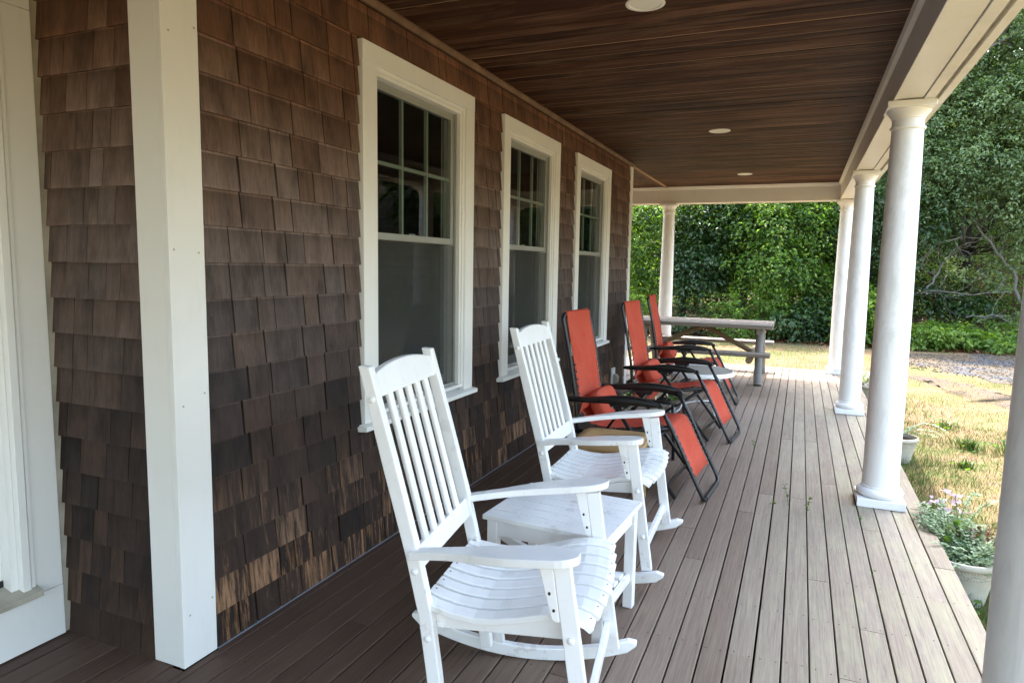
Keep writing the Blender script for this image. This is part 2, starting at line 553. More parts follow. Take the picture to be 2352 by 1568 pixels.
def m_ground():
    t = NT('dry_lawn_and_forest_floor')
    pos = t.geo().outputs['Position']
    x, y, z = t.sep(pos)
    n1 = t.noise(pos, 0.55, 5.0, 0.62)
    n2 = t.noise(pos, 4.5, 5.0, 0.65)
    n3 = t.noise(pos, 45.0, 3.0, 0.6)
    straw = t.mix(n3, (0.125, 0.078, 0.042), (0.190, 0.128, 0.076))
    green = t.mix(n3, (0.035, 0.062, 0.015), (0.075, 0.105, 0.028))
    soil = t.mix(n3, (0.09, 0.062, 0.043), (0.17, 0.125, 0.095))
    g = t.ramp(t.math('ADD', t.math('MULTIPLY', n1, 0.55), t.math('MULTIPLY', n2, 0.45)), [(0.44, 0.0), (0.58, 1.0)])
    col = t.mix(t.math('MULTIPLY', g, 0.75), straw, green)
    col = t.mix(t.ramp(n2, [(0.30, 0.85), (0.42, 0.0)]), col, soil)
    # leaf litter under the trees, its colour darkened further for their shade
    litter = t.mix(n3, (0.026, 0.022, 0.011), (0.070, 0.052, 0.028))
    ey = t.math('ADD', y, t.math('MULTIPLY', t.math('SUBTRACT', n2, 0.5), 1.6))
    f = t.ramp(t.math('DIVIDE', ey, 40.0), [(0.435, 0.0), (0.455, 1.0)])
    col = t.mix(f, col, litter)
    return t.done(t.principled(col, 0.95, 0.1, t.bump(n3, 0.6, 0.02)))

def m_gravel(name='gravel', a=(0.030, 0.032, 0.037), b=(0.085, 0.09, 0.10), soil=(0.085, 0.066, 0.043), sf=(0.38, 0.54)):
    t = NT(name)
    pos = t.geo().outputs['Position']
    vo = t.n('TexVoronoi', {'Scale': 38.0}); t.set(vo, 'Vector', pos)
    col = t.mix(t.sep(vo.outputs['Color'])[0], a, b)
    n = t.noise(pos, 1.4, 5.0, 0.65)
    col = t.mix(t.ramp(n, [(sf[0], 0.0), (sf[1], 1.0)]), col, soil)
    return t.done(t.principled(col, 0.9, 0.2, t.bump(vo.outputs['Distance'], 0.7, 0.02)))

M = {}
M['shingle'] = m_shingle()
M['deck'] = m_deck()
M['ceil'] = m_ceiling()
M['ceil_raw'] = m_ceiling(True)
M['white'] = m_paint('white_trim_paint', dirt=0.09, chips=0.0)
M['beam'] = m_paint('white_beam_paint', base=(0.79, 0.765, 0.71), dirt=0.16, scale=1.3)
M['peel'] = m_paint('peeling_eave_paint', base=(0.78, 0.76, 0.71), dirt=0.3, scale=3.0, chips=1.0)
M['chairpaint'] = m_paint('glossy_white_chair_paint', base=(0.84, 0.84, 0.835), rough=0.24, dirt=0.14, scale=7.0, chips=0.22)
M['column'] = m_column()
M['rawtrim'] = m_simple('bare_corner_strip', (0.36, 0.33, 0.27), 0.75, 0.3, var=0.35, scale=5)
M['brown'] = m_simple('brown_cove_trim', (0.15, 0.082, 0.042), 0.6, 0.35, var=0.35, scale=6)
M['dark'] = m_simple('underdeck_shade', (0.022, 0.018, 0.016), 0.9, 0.1)
M['gap_shade'] = m_simple('gap_shade_backing', (0.016, 0.012, 0.010), 0.9, 0.1)  # backing coloured dark to stand for shade in the shingle gaps
M['flash'] = m_simple('blue_grey_flashing', (0.20, 0.22, 0.26), 0.5, 0.4)
M['vinyl'] = m_simple('grey_white_vinyl', (0.30, 0.305, 0.285), 0.4, 0.5, var=0.06)
M['vinylgreen'] = m_simple('pale_muntin_bar', (0.25, 0.28, 0.245), 0.4, 0.5, var=0.05)
M['glass'] = m_glass()
M['tableglass'] = m_glass('smoked_table_glass', (0.30, 0.36, 0.29), 1.3)
M['screen'] = m_screen()
M['room'] = m_simple('room_plaster', (0.07, 0.065, 0.055), 0.9, 0.1)
M['black'] = m_simple('black_powder_coat', (0.012, 0.013, 0.015), 0.36, 0.5, var=0.2)
M['blackplastic'] = m_simple('black_plastic', (0.010, 0.010, 0.011), 0.42, 0.5, var=0.2)
M['fabric'] = m_fabric()
M['cream'] = m_simple('cream_resin', (0.43, 0.40, 0.325), 0.5, 0.4, var=0.12, scale=7)
M['tan'] = m_simple('tan_plastic', (0.40, 0.255, 0.115), 0.45, 0.45, var=0.06)
M['tabletop'] = m_simple('frosted_beige_top', (0.30, 0.275, 0.235), 0.6, 0.25, var=0.05)
M['log'] = m_log('weathered_log', (0.12, 0.11, 0.098), (0.27, 0.255, 0.235))
M['plank'] = m_log('weathered_plank', (0.145, 0.122, 0.10), (0.29, 0.255, 0.22), (2.5, 45, 45))
M['logwarm'] = m_log('warm_log', (0.13, 0.09, 0.055), (0.26, 0.195, 0.13))
M['metal'] = m_simple('screw_metal', (0.45, 0.45, 0.44), 0.4, 0.5, metal=0.8)
M['rust'] = m_simple('dark_screw_head', (0.035, 0.026, 0.022), 0.7, 0.3)
M['eyelet'] = m_simple('dull_eyelet', (0.42, 0.41, 0.40), 0.4, 0.5)
M['grommet'] = m_simple('white_grommet', (0.80, 0.80, 0.80), 0.35, 0.5)
M['lighttrim'] = m_simple('light_trim_white', (0.78, 0.77, 0.72), 0.4, 0.5, var=0.04)
M['bulb'] = m_simple('unlit_frosted_bulb', (0.72, 0.72, 0.68), 0.3, 0.5)
M['outlet'] = m_simple('outlet_grey', (0.30, 0.29, 0.23), 0.5, 0.5)
M['potsoil'] = m_simple('potting_soil', (0.030, 0.021, 0.015), 0.95, 0.1, var=0.5, scale=40)
M['bark'] = m_bark('bark', (0.024, 0.020, 0.017), (0.075, 0.063, 0.054), 0.15)
M['deadbark'] = m_bark('bare_grey_branch', (0.11, 0.10, 0.085), (0.24, 0.22, 0.19), 0.3)
M['ground'] = m_ground()
M['gravel'] = m_gravel()
M['dirt'] = m_gravel('dirt_track', (0.058, 0.043, 0.033), (0.098, 0.076, 0.060), (0.098, 0.072, 0.038), (0.4, 0.6))
M['leaf_bright'] = m_leaf('bright_broadleaf', [(0.0, (0.026, 0.060, 0.010)), (0.38, (0.076, 0.148, 0.026)), (0.72, (0.165, 0.260, 0.042)), (1.0, (0.32, 0.38, 0.07))], 0.50, 0.5, 0.3)
M['leaf_oak'] = m_leaf('oak_leaf', [(0.0, (0.068, 0.108, 0.042)), (0.5, (0.138, 0.200, 0.082)), (0.85, (0.215, 0.280, 0.122)), (1.0, (0.28, 0.33, 0.17))], 0.36, 0.5, 0.35)
M['leaf_dark'] = m_leaf('deep_wood_leaf', [(0.0, (0.015, 0.036, 0.010)), (0.6, (0.030, 0.070, 0.016)), (1.0, (0.075, 0.135, 0.026))], 0.35)
M['leaf_shrub'] = m_leaf('shrub_leaf', [(0.0, (0.050, 0.105, 0.018)), (0.5, (0.11, 0.19, 0.032)), (1.0, (0.26, 0.34, 0.060))], 0.48, 0.5, 0.3)
M['leaf_silver'] = m_leaf('silver_trailing_leaf', [(0.0, (0.17, 0.25, 0.13)), (0.55, (0.36, 0.44, 0.29)), (1.0, (0.62, 0.68, 0.54))], 0.22, 0.7, 0.2, (1, 1.05, 0.9))
M['leaf_brown'] = m_leaf('withered_leaf', [(0.0, (0.060, 0.018, 0.010)), (0.6, (0.16, 0.050, 0.020)), (1.0, (0.28, 0.12, 0.04))], 0.25)
M['petal'] = m_leaf('pink_petal', [(0.0, (0.70, 0.50, 0.62)), (0.6, (0.80, 0.66, 0.74)), (1.0, (0.85, 0.80, 0.83))], 0.3, 0.6, 0.2, (1.1, 1, 1.1))
M['petal_white'] = m_leaf('white_petal', [(0.0, (0.75, 0.66, 0.60)), (1.0, (0.85, 0.82, 0.78))], 0.3, 0.6, 0.2, (1, 1, 1))
M['petal_red'] = m_leaf('red_petal', [(0.0, (0.42, 0.05, 0.05)), (1.0, (0.65, 0.16, 0.16))], 0.3, 0.6, 0.2, (1, 1, 1))
M['grass'] = m_leaf('grass_blade', [(0.0, (0.034, 0.078, 0.013)), (0.32, (0.066, 0.118, 0.022)), (0.46, (0.11, 0.110, 0.036)), (0.62, (0.160, 0.108, 0.052)), (1.0, (0.235, 0.166, 0.092))], 0.25, 0.7, 0.15, (1.1, 1.1, 0.8))

# ------------------------------------------------------------------ ground
GZ = -0.30
def sstep(a, b, t):
    t = np.clip((t - a) / (b - a), 0, 1)
    return t * t * (3 - 2 * t)
def gh(x, y):
    x = np.asarray(x, float); y = np.asarray(y, float)
    hill = 0.52 * np.clip(y - 18.6, 0, 26) * sstep(2.2, 5.5, x) + 0.10 * np.clip(y - 19.0, 0, 40) * (1 - sstep(2.2, 5.5, x))
    hill = np.minimum(hill, 11)
    return GZ + hill + 0.015 * np.sin(x * 1.7 + y * 0.6) * np.sin(y * 1.1)

def grid_axis(lo, hi, c0, c1, fine, coarse):
    a = list(np.arange(c0, c1 + 1e-6, fine))
    t = c0; s = fine
    L = []
    while t > lo: s = min(s * 1.35, coarse); t -= s; L.append(t)
    t = c1; s = fine
    Rr = []
    while t < hi: s = min(s * 1.35, coarse); t += s; Rr.append(t)
    return np.array(L[::-1] + a + Rr)
gx = grid_axis(-170, 170, -8, 14, 0.4, 14); gy = grid_axis(-170, 190, -6, 32, 0.4, 14)
XX, YY = np.meshgrid(gx, gy)
ZZ = gh(XX, YY)
nx, ny = len(gx), len(gy)
idx = np.arange(nx * ny).reshape(ny, nx)
gf = np.stack([idx[:-1, :-1], idx[:-1, 1:], idx[1:, 1:], idx[1:, :-1]], -1).reshape(-1, 4)
ground = link('ground', np_mesh('ground', np.stack([XX, YY, ZZ], -1).reshape(-1, 3), gf, M['ground'], smooth=True))
tag(ground, kind='structure', label='dry straw coloured lawn running back to the leaf litter of the woods')

def strip(name, lo, hi, mat, lift, jit, label):
    n = 60
    def samp(pl):
        pl = np.array(pl, float)
        d = np.r_[0, np.cumsum(np.hypot(*np.diff(pl, axis=0).T))]
        tt = np.linspace(0, d[-1], n)
        return np.stack([np.interp(tt, d, pl[:, 0]), np.interp(tt, d, pl[:, 1])], 1)
    a, b = samp(lo), samp(hi)
    a += rng.normal(0, jit, a.shape); b += rng.normal(0, jit, b.shape)
    k = 9
    V = np.concatenate([a + (b - a) * q for q in np.linspace(0, 1, k)])
    z = gh(V[:, 0], V[:, 1]) + lift
    F = []
    for i in range(k - 1):
        for j in range(n - 1):
            F.append((i * n + j, i * n + j + 1, (i + 1) * n + j + 1, (i + 1) * n + j))
    o = link(name, np_mesh(name, np.c_[V, z], F, mat, smooth=True))
    return tag(o, kind='structure', label=label)
strip('gravel_drive', [(3.5, 16.2), (4.0, 15.0), (4.4, 14.2), (5.17, 13.2), (7, 11.6), (12, 9.6), (20, 8.5)],
      [(3.6, 16.5), (4.4, 16.9), (5.3, 17.4), (6.3, 17.9), (8, 18.0), (13, 17.2), (20, 16)], M['gravel'], 0.006, 0.16, 'blue grey gravel drive in front of the wooded slope')
strip('dirt_track', [(3.3, 13.4), (3.75, 12.4), (4.55, 10.6), (6.2, 9.0), (10, 7.2)],
      [(3.4, 13.7), (4.0, 13.2), (5.0, 11.6), (6.8, 10.2), (11, 8.6)], M['dirt'], 0.004, 0.14, 'bare reddish dirt track crossing the dry lawn')

# ------------------------------------------------------------------ porch deck
Y_BACK, Y_FAR = -2.4, 10.93
PITCHB = 0.0958
deck = empty('porch_deck', (0, 0, 0), kind='structure', label='long porch floor of narrow weathered brown to silver boards')
k0 = -30
screws = MB()
def board(x0, x1, y0, y1):
    mb = MB(); c = 0.0022
    dz = random.uniform(-0.0012, 0.0008)
    mb.add([(x0 + c, y0, dz), (x1 - c, y0, dz), (x1, y0, dz - c), (x1, y0, -0.021), (x0, y0, -0.021), (x0, y0, dz - c),
            (x0 + c, y1, dz), (x1 - c, y1, dz), (x1, y1, dz - c), (x1, y1, -0.021), (x0, y1, -0.021), (x0, y1, dz - c)],
           [(0, 1, 7, 6), (1, 2, 8, 7), (2, 3, 9, 8), (3, 4, 10, 9), (4, 5, 11, 10), (5, 0, 6, 11), (5, 4, 3, 2, 1, 0), (6, 7, 8, 9, 10, 11)])
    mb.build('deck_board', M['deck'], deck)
joists = [Y_BACK + 0.1 + 0.406 * i for i in range(34)]
for k in range(-28, 12):
    xs0 = 1.683 + PITCHB * k; xs1 = xs0 + PITCHB
    g = random.uniform(0.0024, 0.0040)
    x0, x1 = xs0 + g, xs1 - g
    if x0 > 2.66: continue
    if x1 < -2.45 and False: continue
    xm = (x0 + x1) / 2
    lim0 = Y_BACK if xm > 0.03 else (Y_BACK if xm > -0.615 else 8.29)
    if xm <= 0.03 and xm > -0.615:
        runs = [(Y_BACK, 1.655), (8.29, Y_FAR)]
    elif xm <= -0.615:
        runs = [(8.29, Y_FAR)]
    else:
        runs = [(Y_BACK, Y_FAR)]
    if x0 < 0.022 < x1:
        board(x0, 0.0195, Y_BACK, 0.4); board(x0, 0.0195, 0.4016, 1.640)
        x0 = 0.022; runs = [(Y_BACK, Y_FAR)]
    for (ya, yb) in runs:
        y = ya
        first = True
        while y < yb - 0.01:
            L = random.uniform(0.6, 3.6) if first else random.uniform(1.9, 4.2)
            first = False
            ye = y + L
            js = min(joists, key=lambda j: abs(j - ye))
            ye = js if js > y + 0.4 else ye
            if yb - ye < 0.7: ye = yb
            board(x0, x1, y + 0.0008, ye - 0.0008)
            y = ye
    if xm > 0.0:
        for j in joists:
            if 0.9 < j < 9.6:
                for xo in (0.018, PITCHB - 0.024):
                    for s_ in ((0,) if random.random() < 0.93 else ()):
                        cx, cyy = x0 + xo + random.uniform(-.004, .004), j + random.uniform(-.012, .012) + 0.012
                        if not (x0 + .006 < cx < x1 - .006): continue
                        screws.add([(cx + 0.0034 * math.cos(a * math.pi / 3), cyy + 0.0034 * math.sin(a * math.pi / 3), 0.0016) for a in range(6)], [tuple(range(6))])
so = screws.build('screw_heads', M['rust'], deck); so['kind'] = 'stuff'
fr = MB().box(-0.58, 2.60, Y_BACK + .02, 1.62, -0.29, -0.045).box(0.03, 2.60, 1.62, 8.26, -0.29, -0.045).box(-2.5, 2.60, 8.26, Y_FAR - .05, -0.29, -0.045)
fr.build('deck_frame', M['dark'], deck)  # solid box, coloured dark for the unlit hollow under the boards
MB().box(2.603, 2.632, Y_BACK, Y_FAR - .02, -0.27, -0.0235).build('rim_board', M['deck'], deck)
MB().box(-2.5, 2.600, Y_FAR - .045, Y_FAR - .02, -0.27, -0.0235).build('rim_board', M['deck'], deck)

# ------------------------------------------------------------------ house
HC = 2.683
house = empty('house', (0, 0, 0), label='house wall of weathered cedar shingles with three tall white framed windows', cat='house')
WIN = [(2.724, 3.900), (4.367, 5.543), (6.014, 7.208)]
WZ0, WZ1 = 0.632, 2.477
HX0, HY0, HY1 = -5.0, 1.667, 8.242
wall = MB()
ys = [HY0 + .01] + [v for a, b in WIN for v in (a + .05, b - .05)] + [HY1 - .012]
for i in range(0, len(ys), 2):
    wall.box(-0.14, -0.004, ys[i], ys[i + 1], -0.28, 3.6)
for a, b in WIN:
    wall.box(-0.14, -0.004, a + .05, b - .05, -0.28, WZ0 + 0.03)
    wall.box(-0.14, -0.004, a + .05, b - .05, WZ1 - 0.04, 3.6)
front_wall = wall.build('wall', M['gap_shade'], house)
rw = MB().box(-0.60, -0.141, HY0 + .006, HY0 + .12, -0.28, 3.6)
return_wall = rw.build('wall', M['gap_shade'], house)
DX = -0.61
dw = MB().box(DX - .14, DX - .006, -6.0, 0.43, -0.28, 3.6).box(DX - .14, DX - .006, 1.50, HY0 + .12, -0.28, 3.6).box(DX - .14, DX - .006, 0.43, 1.50, 2.25, 3.6).box(DX - .14, DX - .006, 0.43, 1.50, -0.28, 0.17)
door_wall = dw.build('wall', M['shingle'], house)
sh = MB()
sh.box(HX0, HX0 + .14, -6, HY1, -0.28, 3.6)
sh.box(HX0 + .14, -0.145, HY1 - .15, HY1 - .012, -0.28, 3.6)
sh.box(HX0 + .14, DX - .145, -6.0, -5.86, -0.28, 3.6)
sh.build('wall', M['shingle'], house)
ri = MB()
ri.box(HX0 + .15, DX - .15, -5.85, HY1 - .16, -0.12, -0.02)
ri.box(HX0 + .15, DX - .15, -5.85, HY1 - .16, 2.62, 2.68)
ri.box(-3.6, -3.5, -5.85, HY1 - .16, -0.015, 2.615)
ri.box(DX - .149, -0.15, HY0 + .13, HY1 - .16, -0.12, -0.02)
ri.box(DX - .149, -0.15, HY0 + .13, HY1 - .16, 2.62, 2.68)
ri.build('interior', M['room'], house)
# roof of the house body
rf = MB().prism([(HX0 - .3, 3.62), (-0.0, 3.62), (-2.6, 5.2)], -6.2, HY1 + .25, 'y')
rf.build('roof', M['shingle'], house)

def cam_area(pts):
    P = np.array(pts, float) - CAM
    z = P @ _f
    if (z < 0.2).any(): return 0.0
    X = P @ _R / z * FPX; Y = P @ _U / z * FPX
    if X.max() < -0.5 or X.min() > 0.5 or Y.max() < -0.333 or Y.min() > 0.333: return 0.0
    return float((X.max() - X.min()) * (Y.max() - Y.min()))

pieces = []
def shingle(kind, s0, s1, z0, z1, tilt):
    """kind 'm': on the wall facing the porch (s along Y); 'r': on the return wall (s along X)"""
    zj = random.uniform(-.0010, .0010); zb0, zb1 = z0 + zj + random.uniform(-.0006, .0006), z0 + zj + random.uniform(-.0006, .0006)
    t0 = random.uniform(-.0004, .0022); t1 = random.uniform(-.0022, .0004)
    ob = 0.0192 + random.uniform(-.0010, .0014); oi = ob - 0.0105
    full = (z1 - z0) / (COURSE + .03)
    ot = ob - 0.0152 * full; it = max(oi - 0.0110 * full, -0.0035)
    A = [(oi, s0, zb0), (ob, s0, zb0), (ob, s1, zb1), (oi, s1, zb1), (it, s0 + t0, z1), (ot, s0 + t0, z1), (ot, s1 + t1, z1), (it, s1 + t1, z1)]
    if kind == 'm': P = A
    else: P = [(s, HY0 - d, z) for d, s, z in A]
    pieces.append((cam_area(P), kind, P))
zc = [0.004 + COURSE * k for k in range(21)]
for ci in range(20):
    z0 = zc[ci]; z1 = min(zc[ci + 1] + 0.03, HC - 0.004)
    y = 1.797
    while y < HY1 - 0.115:
        wd = random.choice([random.uniform(.085, .13), random.uniform(.12, .18), random.uniform(.14, .20), random.uniform(.17, .245)])
        a, b = y + .0015, min(y + wd - random.choice([.0025, .0035, .0045, .006, .008]), HY1 - 0.108)
        if b - a < .03: y += wd; continue
        y += wd
        segs = [(a, b, z0, z1)]
        for wa, wb in WIN:
            out = []
            for (p, q, u, v) in segs:
                if q <= wa - .004 or p >= wb + .004: out.append((p, q, u, v)); continue
                ext = 0.03
                if u >= WZ1 or v <= WZ0 - .004: out.append((p, q, u, v)); continue
                if p < wa - .004 - .012: out.append((p, wa - .004, u, v))
                if q > wb + .004 + .012: out.append((wb + .004, q, u, v))
                pm, qm = max(p, wa - .003), min(q, wb + .003)
                if u < WZ0 - .02: out.append((pm, qm, u, min(v, WZ0 - .004)))
                if v > WZ1 + .035: out.append((pm, qm, max(u, WZ1 + .004), v))
            segs = out
        for (p, q, u, v) in segs:
            if q - p > .012 and v - u > .012: shingle('m', p, q, u, v, 0)
    x = -0.128
    while x > -0.60:
        wd = random.choice([random.uniform(.07, .11), random.uniform(.10, .16)])
        a = max(x - wd + .002, -0.606)
        if a < -0.575: a = -0.606
        if x - .0015 - a > .02: shingle('r', a, x - .0015, z0 - .006, z1 - .006, 0)
        x = a - .001 if a > -.60 else -1
pieces.sort(key=lambda p: -p[0])
rest = {'m': MB(), 'r': MB()}
for i, (ar, kind, P) in enumerate(pieces):
    if i < 300:
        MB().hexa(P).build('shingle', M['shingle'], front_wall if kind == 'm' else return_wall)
    else:
        rest[kind].hexa(P)
for kind, par in (('m', front_wall), ('r', return_wall)):
    if rest[kind].v:
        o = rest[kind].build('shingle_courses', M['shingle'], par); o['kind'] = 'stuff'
MB().box(0.0, 0.0245, 1.797, HY1 - .105, 0.0008, 0.0042).build('flashing_strip', M['flash'], house)
# shingles on the door wall behind the viewer and at the far side are out of sight
# cove under the ceiling
MB().prism([(0.005, HC - .034), (0.022, HC - .034), (0.036, HC - .012), (0.036, HC - .001), (0.005, HC - .001)], 1.80, HY1 + .012, 'y').build('cove_moulding', M['brown'], house)

# corner boards
cb = empty('corner_post', (0, 0, 0), label='broad white corner post between the shingled walls beside the door', cat='corner post', kind='thing')
MB().box(-0.004, 0.0205, 1.6465, 1.794, 0.0012, HC - .001).build('front_board', M['white'], cb, bevel=.002)
MB().box(-0.127, -0.0048, 1.6475, 1.672, 0.0012, HC - .001).build('side_board', M['white'], cb, bevel=.002)
nl = MB()
for z in (.20, .95, 1.5, 2.2):
    for yy in (1.672, 1.77):
        q = yy + random.uniform(-.01, .01); zz_ = z + random.uniform(-.03, .03)
        nl.lathe([(0.0042, 0), (0.0042, 0.0004)], 8)
        n = 16
        vs = nl.v[-n:]
        nl.v[-n:] = [(0.0203 + v[2], q + v[0], zz_ + v[1]) for v in vs]
o = nl.build('nail_plugs', M['cream'], cb); o['kind'] = 'stuff'
cf = empty('corner_post', (0, 0, 0), label='slim white corner board at the far end of the shingled wall', cat='corner post', kind='thing')
MB().box(-0.004, 0.0205, 8.145, 8.262, 0.004, HC - .036).build('front_board', M['white'], cf, bevel=.002)
MB().box(-0.12, -0.0048, 8.236, 8.2615, 0.004, HC - .036).build('side_board', M['white'], cf, bevel=.002)
# shingled end wall beyond the corner (visible only from further round)

# windows
def window(i, ya, yb):
    wd = link('window', None, house)
    wd['label'] = ['tall white framed window nearest the corner post', 'middle tall white framed window behind the rocking chairs', 'tall white framed window nearest the far end of the wall'][i]
    cw = 0.112
    XF = 0.034
    MB().box(-0.003, XF, ya, ya + cw, WZ0 + .032, WZ1 - .0915).build('casing', M['white'], wd, bevel=.002)
    MB().box(-0.003, XF, yb - cw, yb, WZ0 + .032, WZ1 - .0915).build('casing', M['white'], wd, bevel=.002)
    MB().box(-0.003, XF + .001, ya, yb, WZ1 - .091, WZ1).build('casing', M['white'], wd, bevel=.002)
    # sill
    sl_ = MB(); sl_.prism([(-0.13, WZ0 + .055), (0.062, WZ0 + .024), (0.062, WZ0), (0.020, WZ0 - .004), (-0.13, WZ0 + .0)], ya - .026, yb + .026, 'y')
    sl_.build('sill', M['white'], wd, bevel=.002)
    y0, y1 = ya + cw, yb - cw
    zt, zb = WZ1 - .0915, WZ0 + .052
    # frame: stepped jamb
    fm = MB()
    for a, b, x0, x1 in ((0.0, 0.020, -0.12, 0.022), (0.0202, 0.038, -0.12, 0.012)):
        fm.box(x0, x1, y0 + a, y0 + b, zb, zt - a * 1.0)
        fm.box(x0, x1, y1 - b, y1 - a, zb, zt - a * 1.0)
        fm.box(x0, x1, y0 + b + .0002, y1 - b - .0002, zt - b, zt - a)
        fm.box(x0, x1, y0 + b + .0002, y1 - b - .0002, zb + a + .0, zb + b) if a == 0.0 else None
    fm.build('frame', M['white'], wd, bevel=.0012, seg=1)
    for xa in (-0.105, -0.0165):
        MB().box(xa, xa + .006, y0 + .0385, y0 + .050, zb + .022, zt - .04).build('sash_track', M['vinyl'], wd)
        MB().box(xa, xa + .006, y1 - .050, y1 - .0385, zb + .022, zt - .04).build('sash_track', M['vinyl'], wd)
    o0, o1 = y0 + .039, y1 - .039
    zmid = 1.590
    def sash(name, x0, x1, za, zb_, rail_t, rail_b, stile, muntins):
        s_ = MB()
        s_.box(x0, x1, o0 + .002, o0 + stile, za, zb_); s_.box(x0, x1, o1 - stile, o1 - .002, za, zb_)
        s_.box(x0 + .0006, x1 - .0006, o0 + stile, o1 - stile, za, za + rail_b); s_.box(x0 + .0006, x1 - .0006, o0 + stile, o1 - stile, zb_ - rail_t, zb_)
        so_ = s_.build(name, M['vinyl'], wd, bevel=.0015, seg=1)
        g0, g1, h0, h1 = o0 + stile, o1 - stile, za + rail_b, zb_ - rail_t
        xm = (x0 + x1) / 2 - .006
        xg_ = (x0 + x1) / 2 + .009
        if muntins:
            w3 = (g1 - g0) / 3; hm = (h0 + h1) / 2
            for q in (1, 2):
                MB().box(xm - .009, xm + .009, g0 + w3 * q - .009, g0 + w3 * q + .009, h0, h1).build('muntin', M['vinylgreen'], so_)
            for q in range(3):
                MB().box(xm - .0085, xm + .0085, g0 + w3 * q + (.0092 if q else 0), g0 + w3 * (q + 1) - (.0092 if q < 2 else 0), hm - .009, hm + .009).build('muntin', M['vinylgreen'], so_)
            for q in range(3):
                for hh in ((h0, hm), (hm, h1)):
                    a = g0 + w3 * q; b = a + w3
                    MB().box(xg_ - .002, xg_ + .002, a + (.0 if q == 0 else .0004), b - (.0 if q == 2 else .0004), hh[0] + (.0004 if hh[0] != h0 else 0), hh[1] - (.0004 if hh[1] != h1 else 0)).build('pane', M['glass'], so_)
        else:
            MB().box(xg_ - .003, xg_ + .003, g0, g1, h0, h1).build('pane', M['glass'], so_)
    sash('upper_sash', -0.056, -0.026, zmid - .022, zt - .039, .042, .036, .046, True)
    sash('lower_sash', -0.096, -0.066, zb + .022, zmid + .012, .036, .060, .046, False)
    MB().box(-0.0225, -0.0215, o0 + .012, o1 - .012, zb + .03, zmid - .03).build('insect_screen', M['screen'], wd)
    q = MB()
    q.box(-0.028, -0.016, o0 + .001, o0 + .013, zb + .022, zmid - .03).box(-0.028, -0.016, o1 - .013, o1 - .001, zb + .022, zmid - .03)
    q.box(-0.0275, -0.0165, o0 + .013, o1 - .013, zb + .022, zb + .034)
    q.build('screen_frame', M['vinyl'], wd)
    q = MB().box(-0.062, -0.0565, (o0 + o1) / 2 - .03, (o0 + o1) / 2 + .03, zmid + .0135, zmid + .024)
    q.build('sash_lock', M['vinyl'], wd)
for i, (a, b) in enumerate(WIN): window(i, a, b)

# door in the recess
dr = link('door', None, house)
dr['label'] = 'white door with broad flat casing beside the shingled return wall'
MB().box(DX - .006, -0.590, 1.526, 1.6305, 0.2045, 2.3045).build('casing', M['white'], dr, bevel=.002)
MB().box(DX - .006, -0.5905, 0.33, 1.6305, 2.3060, 2.45).build('casing', M['white'], dr, bevel=.002)
MB().box(DX - .006, -0.590, 0.33, 0.43, 0.2045, 2.3045).build('casing', M['white'], dr, bevel=.002)
MB().box(DX - .006, -0.588, 0.33, 1.6305, 0.006, 0.2030).build('skirt_board', M['white'], dr, bevel=.002)
MB().prism([(DX - .004, 1.478), (-0.572, 1.478), (-0.572, 1.505), (-0.580, 1.512), (-0.580, 1.5255), (DX - .004, 1.5255)], 0.225, 2.3045, 'z').build('brick_mould', M['white'], dr, bevel=.0012, seg=1)
MB().box(DX - .13, DX + .012, 1.452, 1.4775, 0.225, 2.3045).build('jamb', M['white'], dr, bevel=.0012, seg=1)
MB().box(DX - .075, DX - .035, 0.47, 1.4515, 0.262, 2.30).build('door_leaf', M['white'], dr, bevel=.002)
MB().box(DX - .0345, DX - .031, 0.47, 1.4515, 0.2585, 0.282).build('door_sweep', M['blackplastic'], dr)
MB().prism([(DX - .13, .262), (DX - .034, .258), (-0.545, .232), (-0.545, .2105), (DX - .13, .2105)], 0.44, 1.532, 'y').build('sill', M['rawtrim'], dr, bevel=.0015)
MB().box(DX - .0, -0.560, 0.45, 1.522, 0.2035, 0.2100).build('sill_nosing', M['metal'], dr)
MB().box(DX - .006, -0.596, 1.6315, HY0 - .0005, 0.006, HC - .001).build('corner_strip', M['rawtrim'], dr, bevel=.0015)

# outlet box low on the wall
ol = link('outlet_box', None, house)
ol['label'] = 'white outdoor outlet box low on the far end of the wall'
MB().box(0.018, 0.040, 7.50, 7.62, 0.06, 0.31).build('plate', M['white'], ol, bevel=.004)
MB().prism([(0.0405, .12), (0.085, .14), (0.095, .20), (0.072, .235), (0.0405, .24)], 7.515, 7.605, 'y').build('bubble_cover', M['outlet'], ol, bevel=.006)

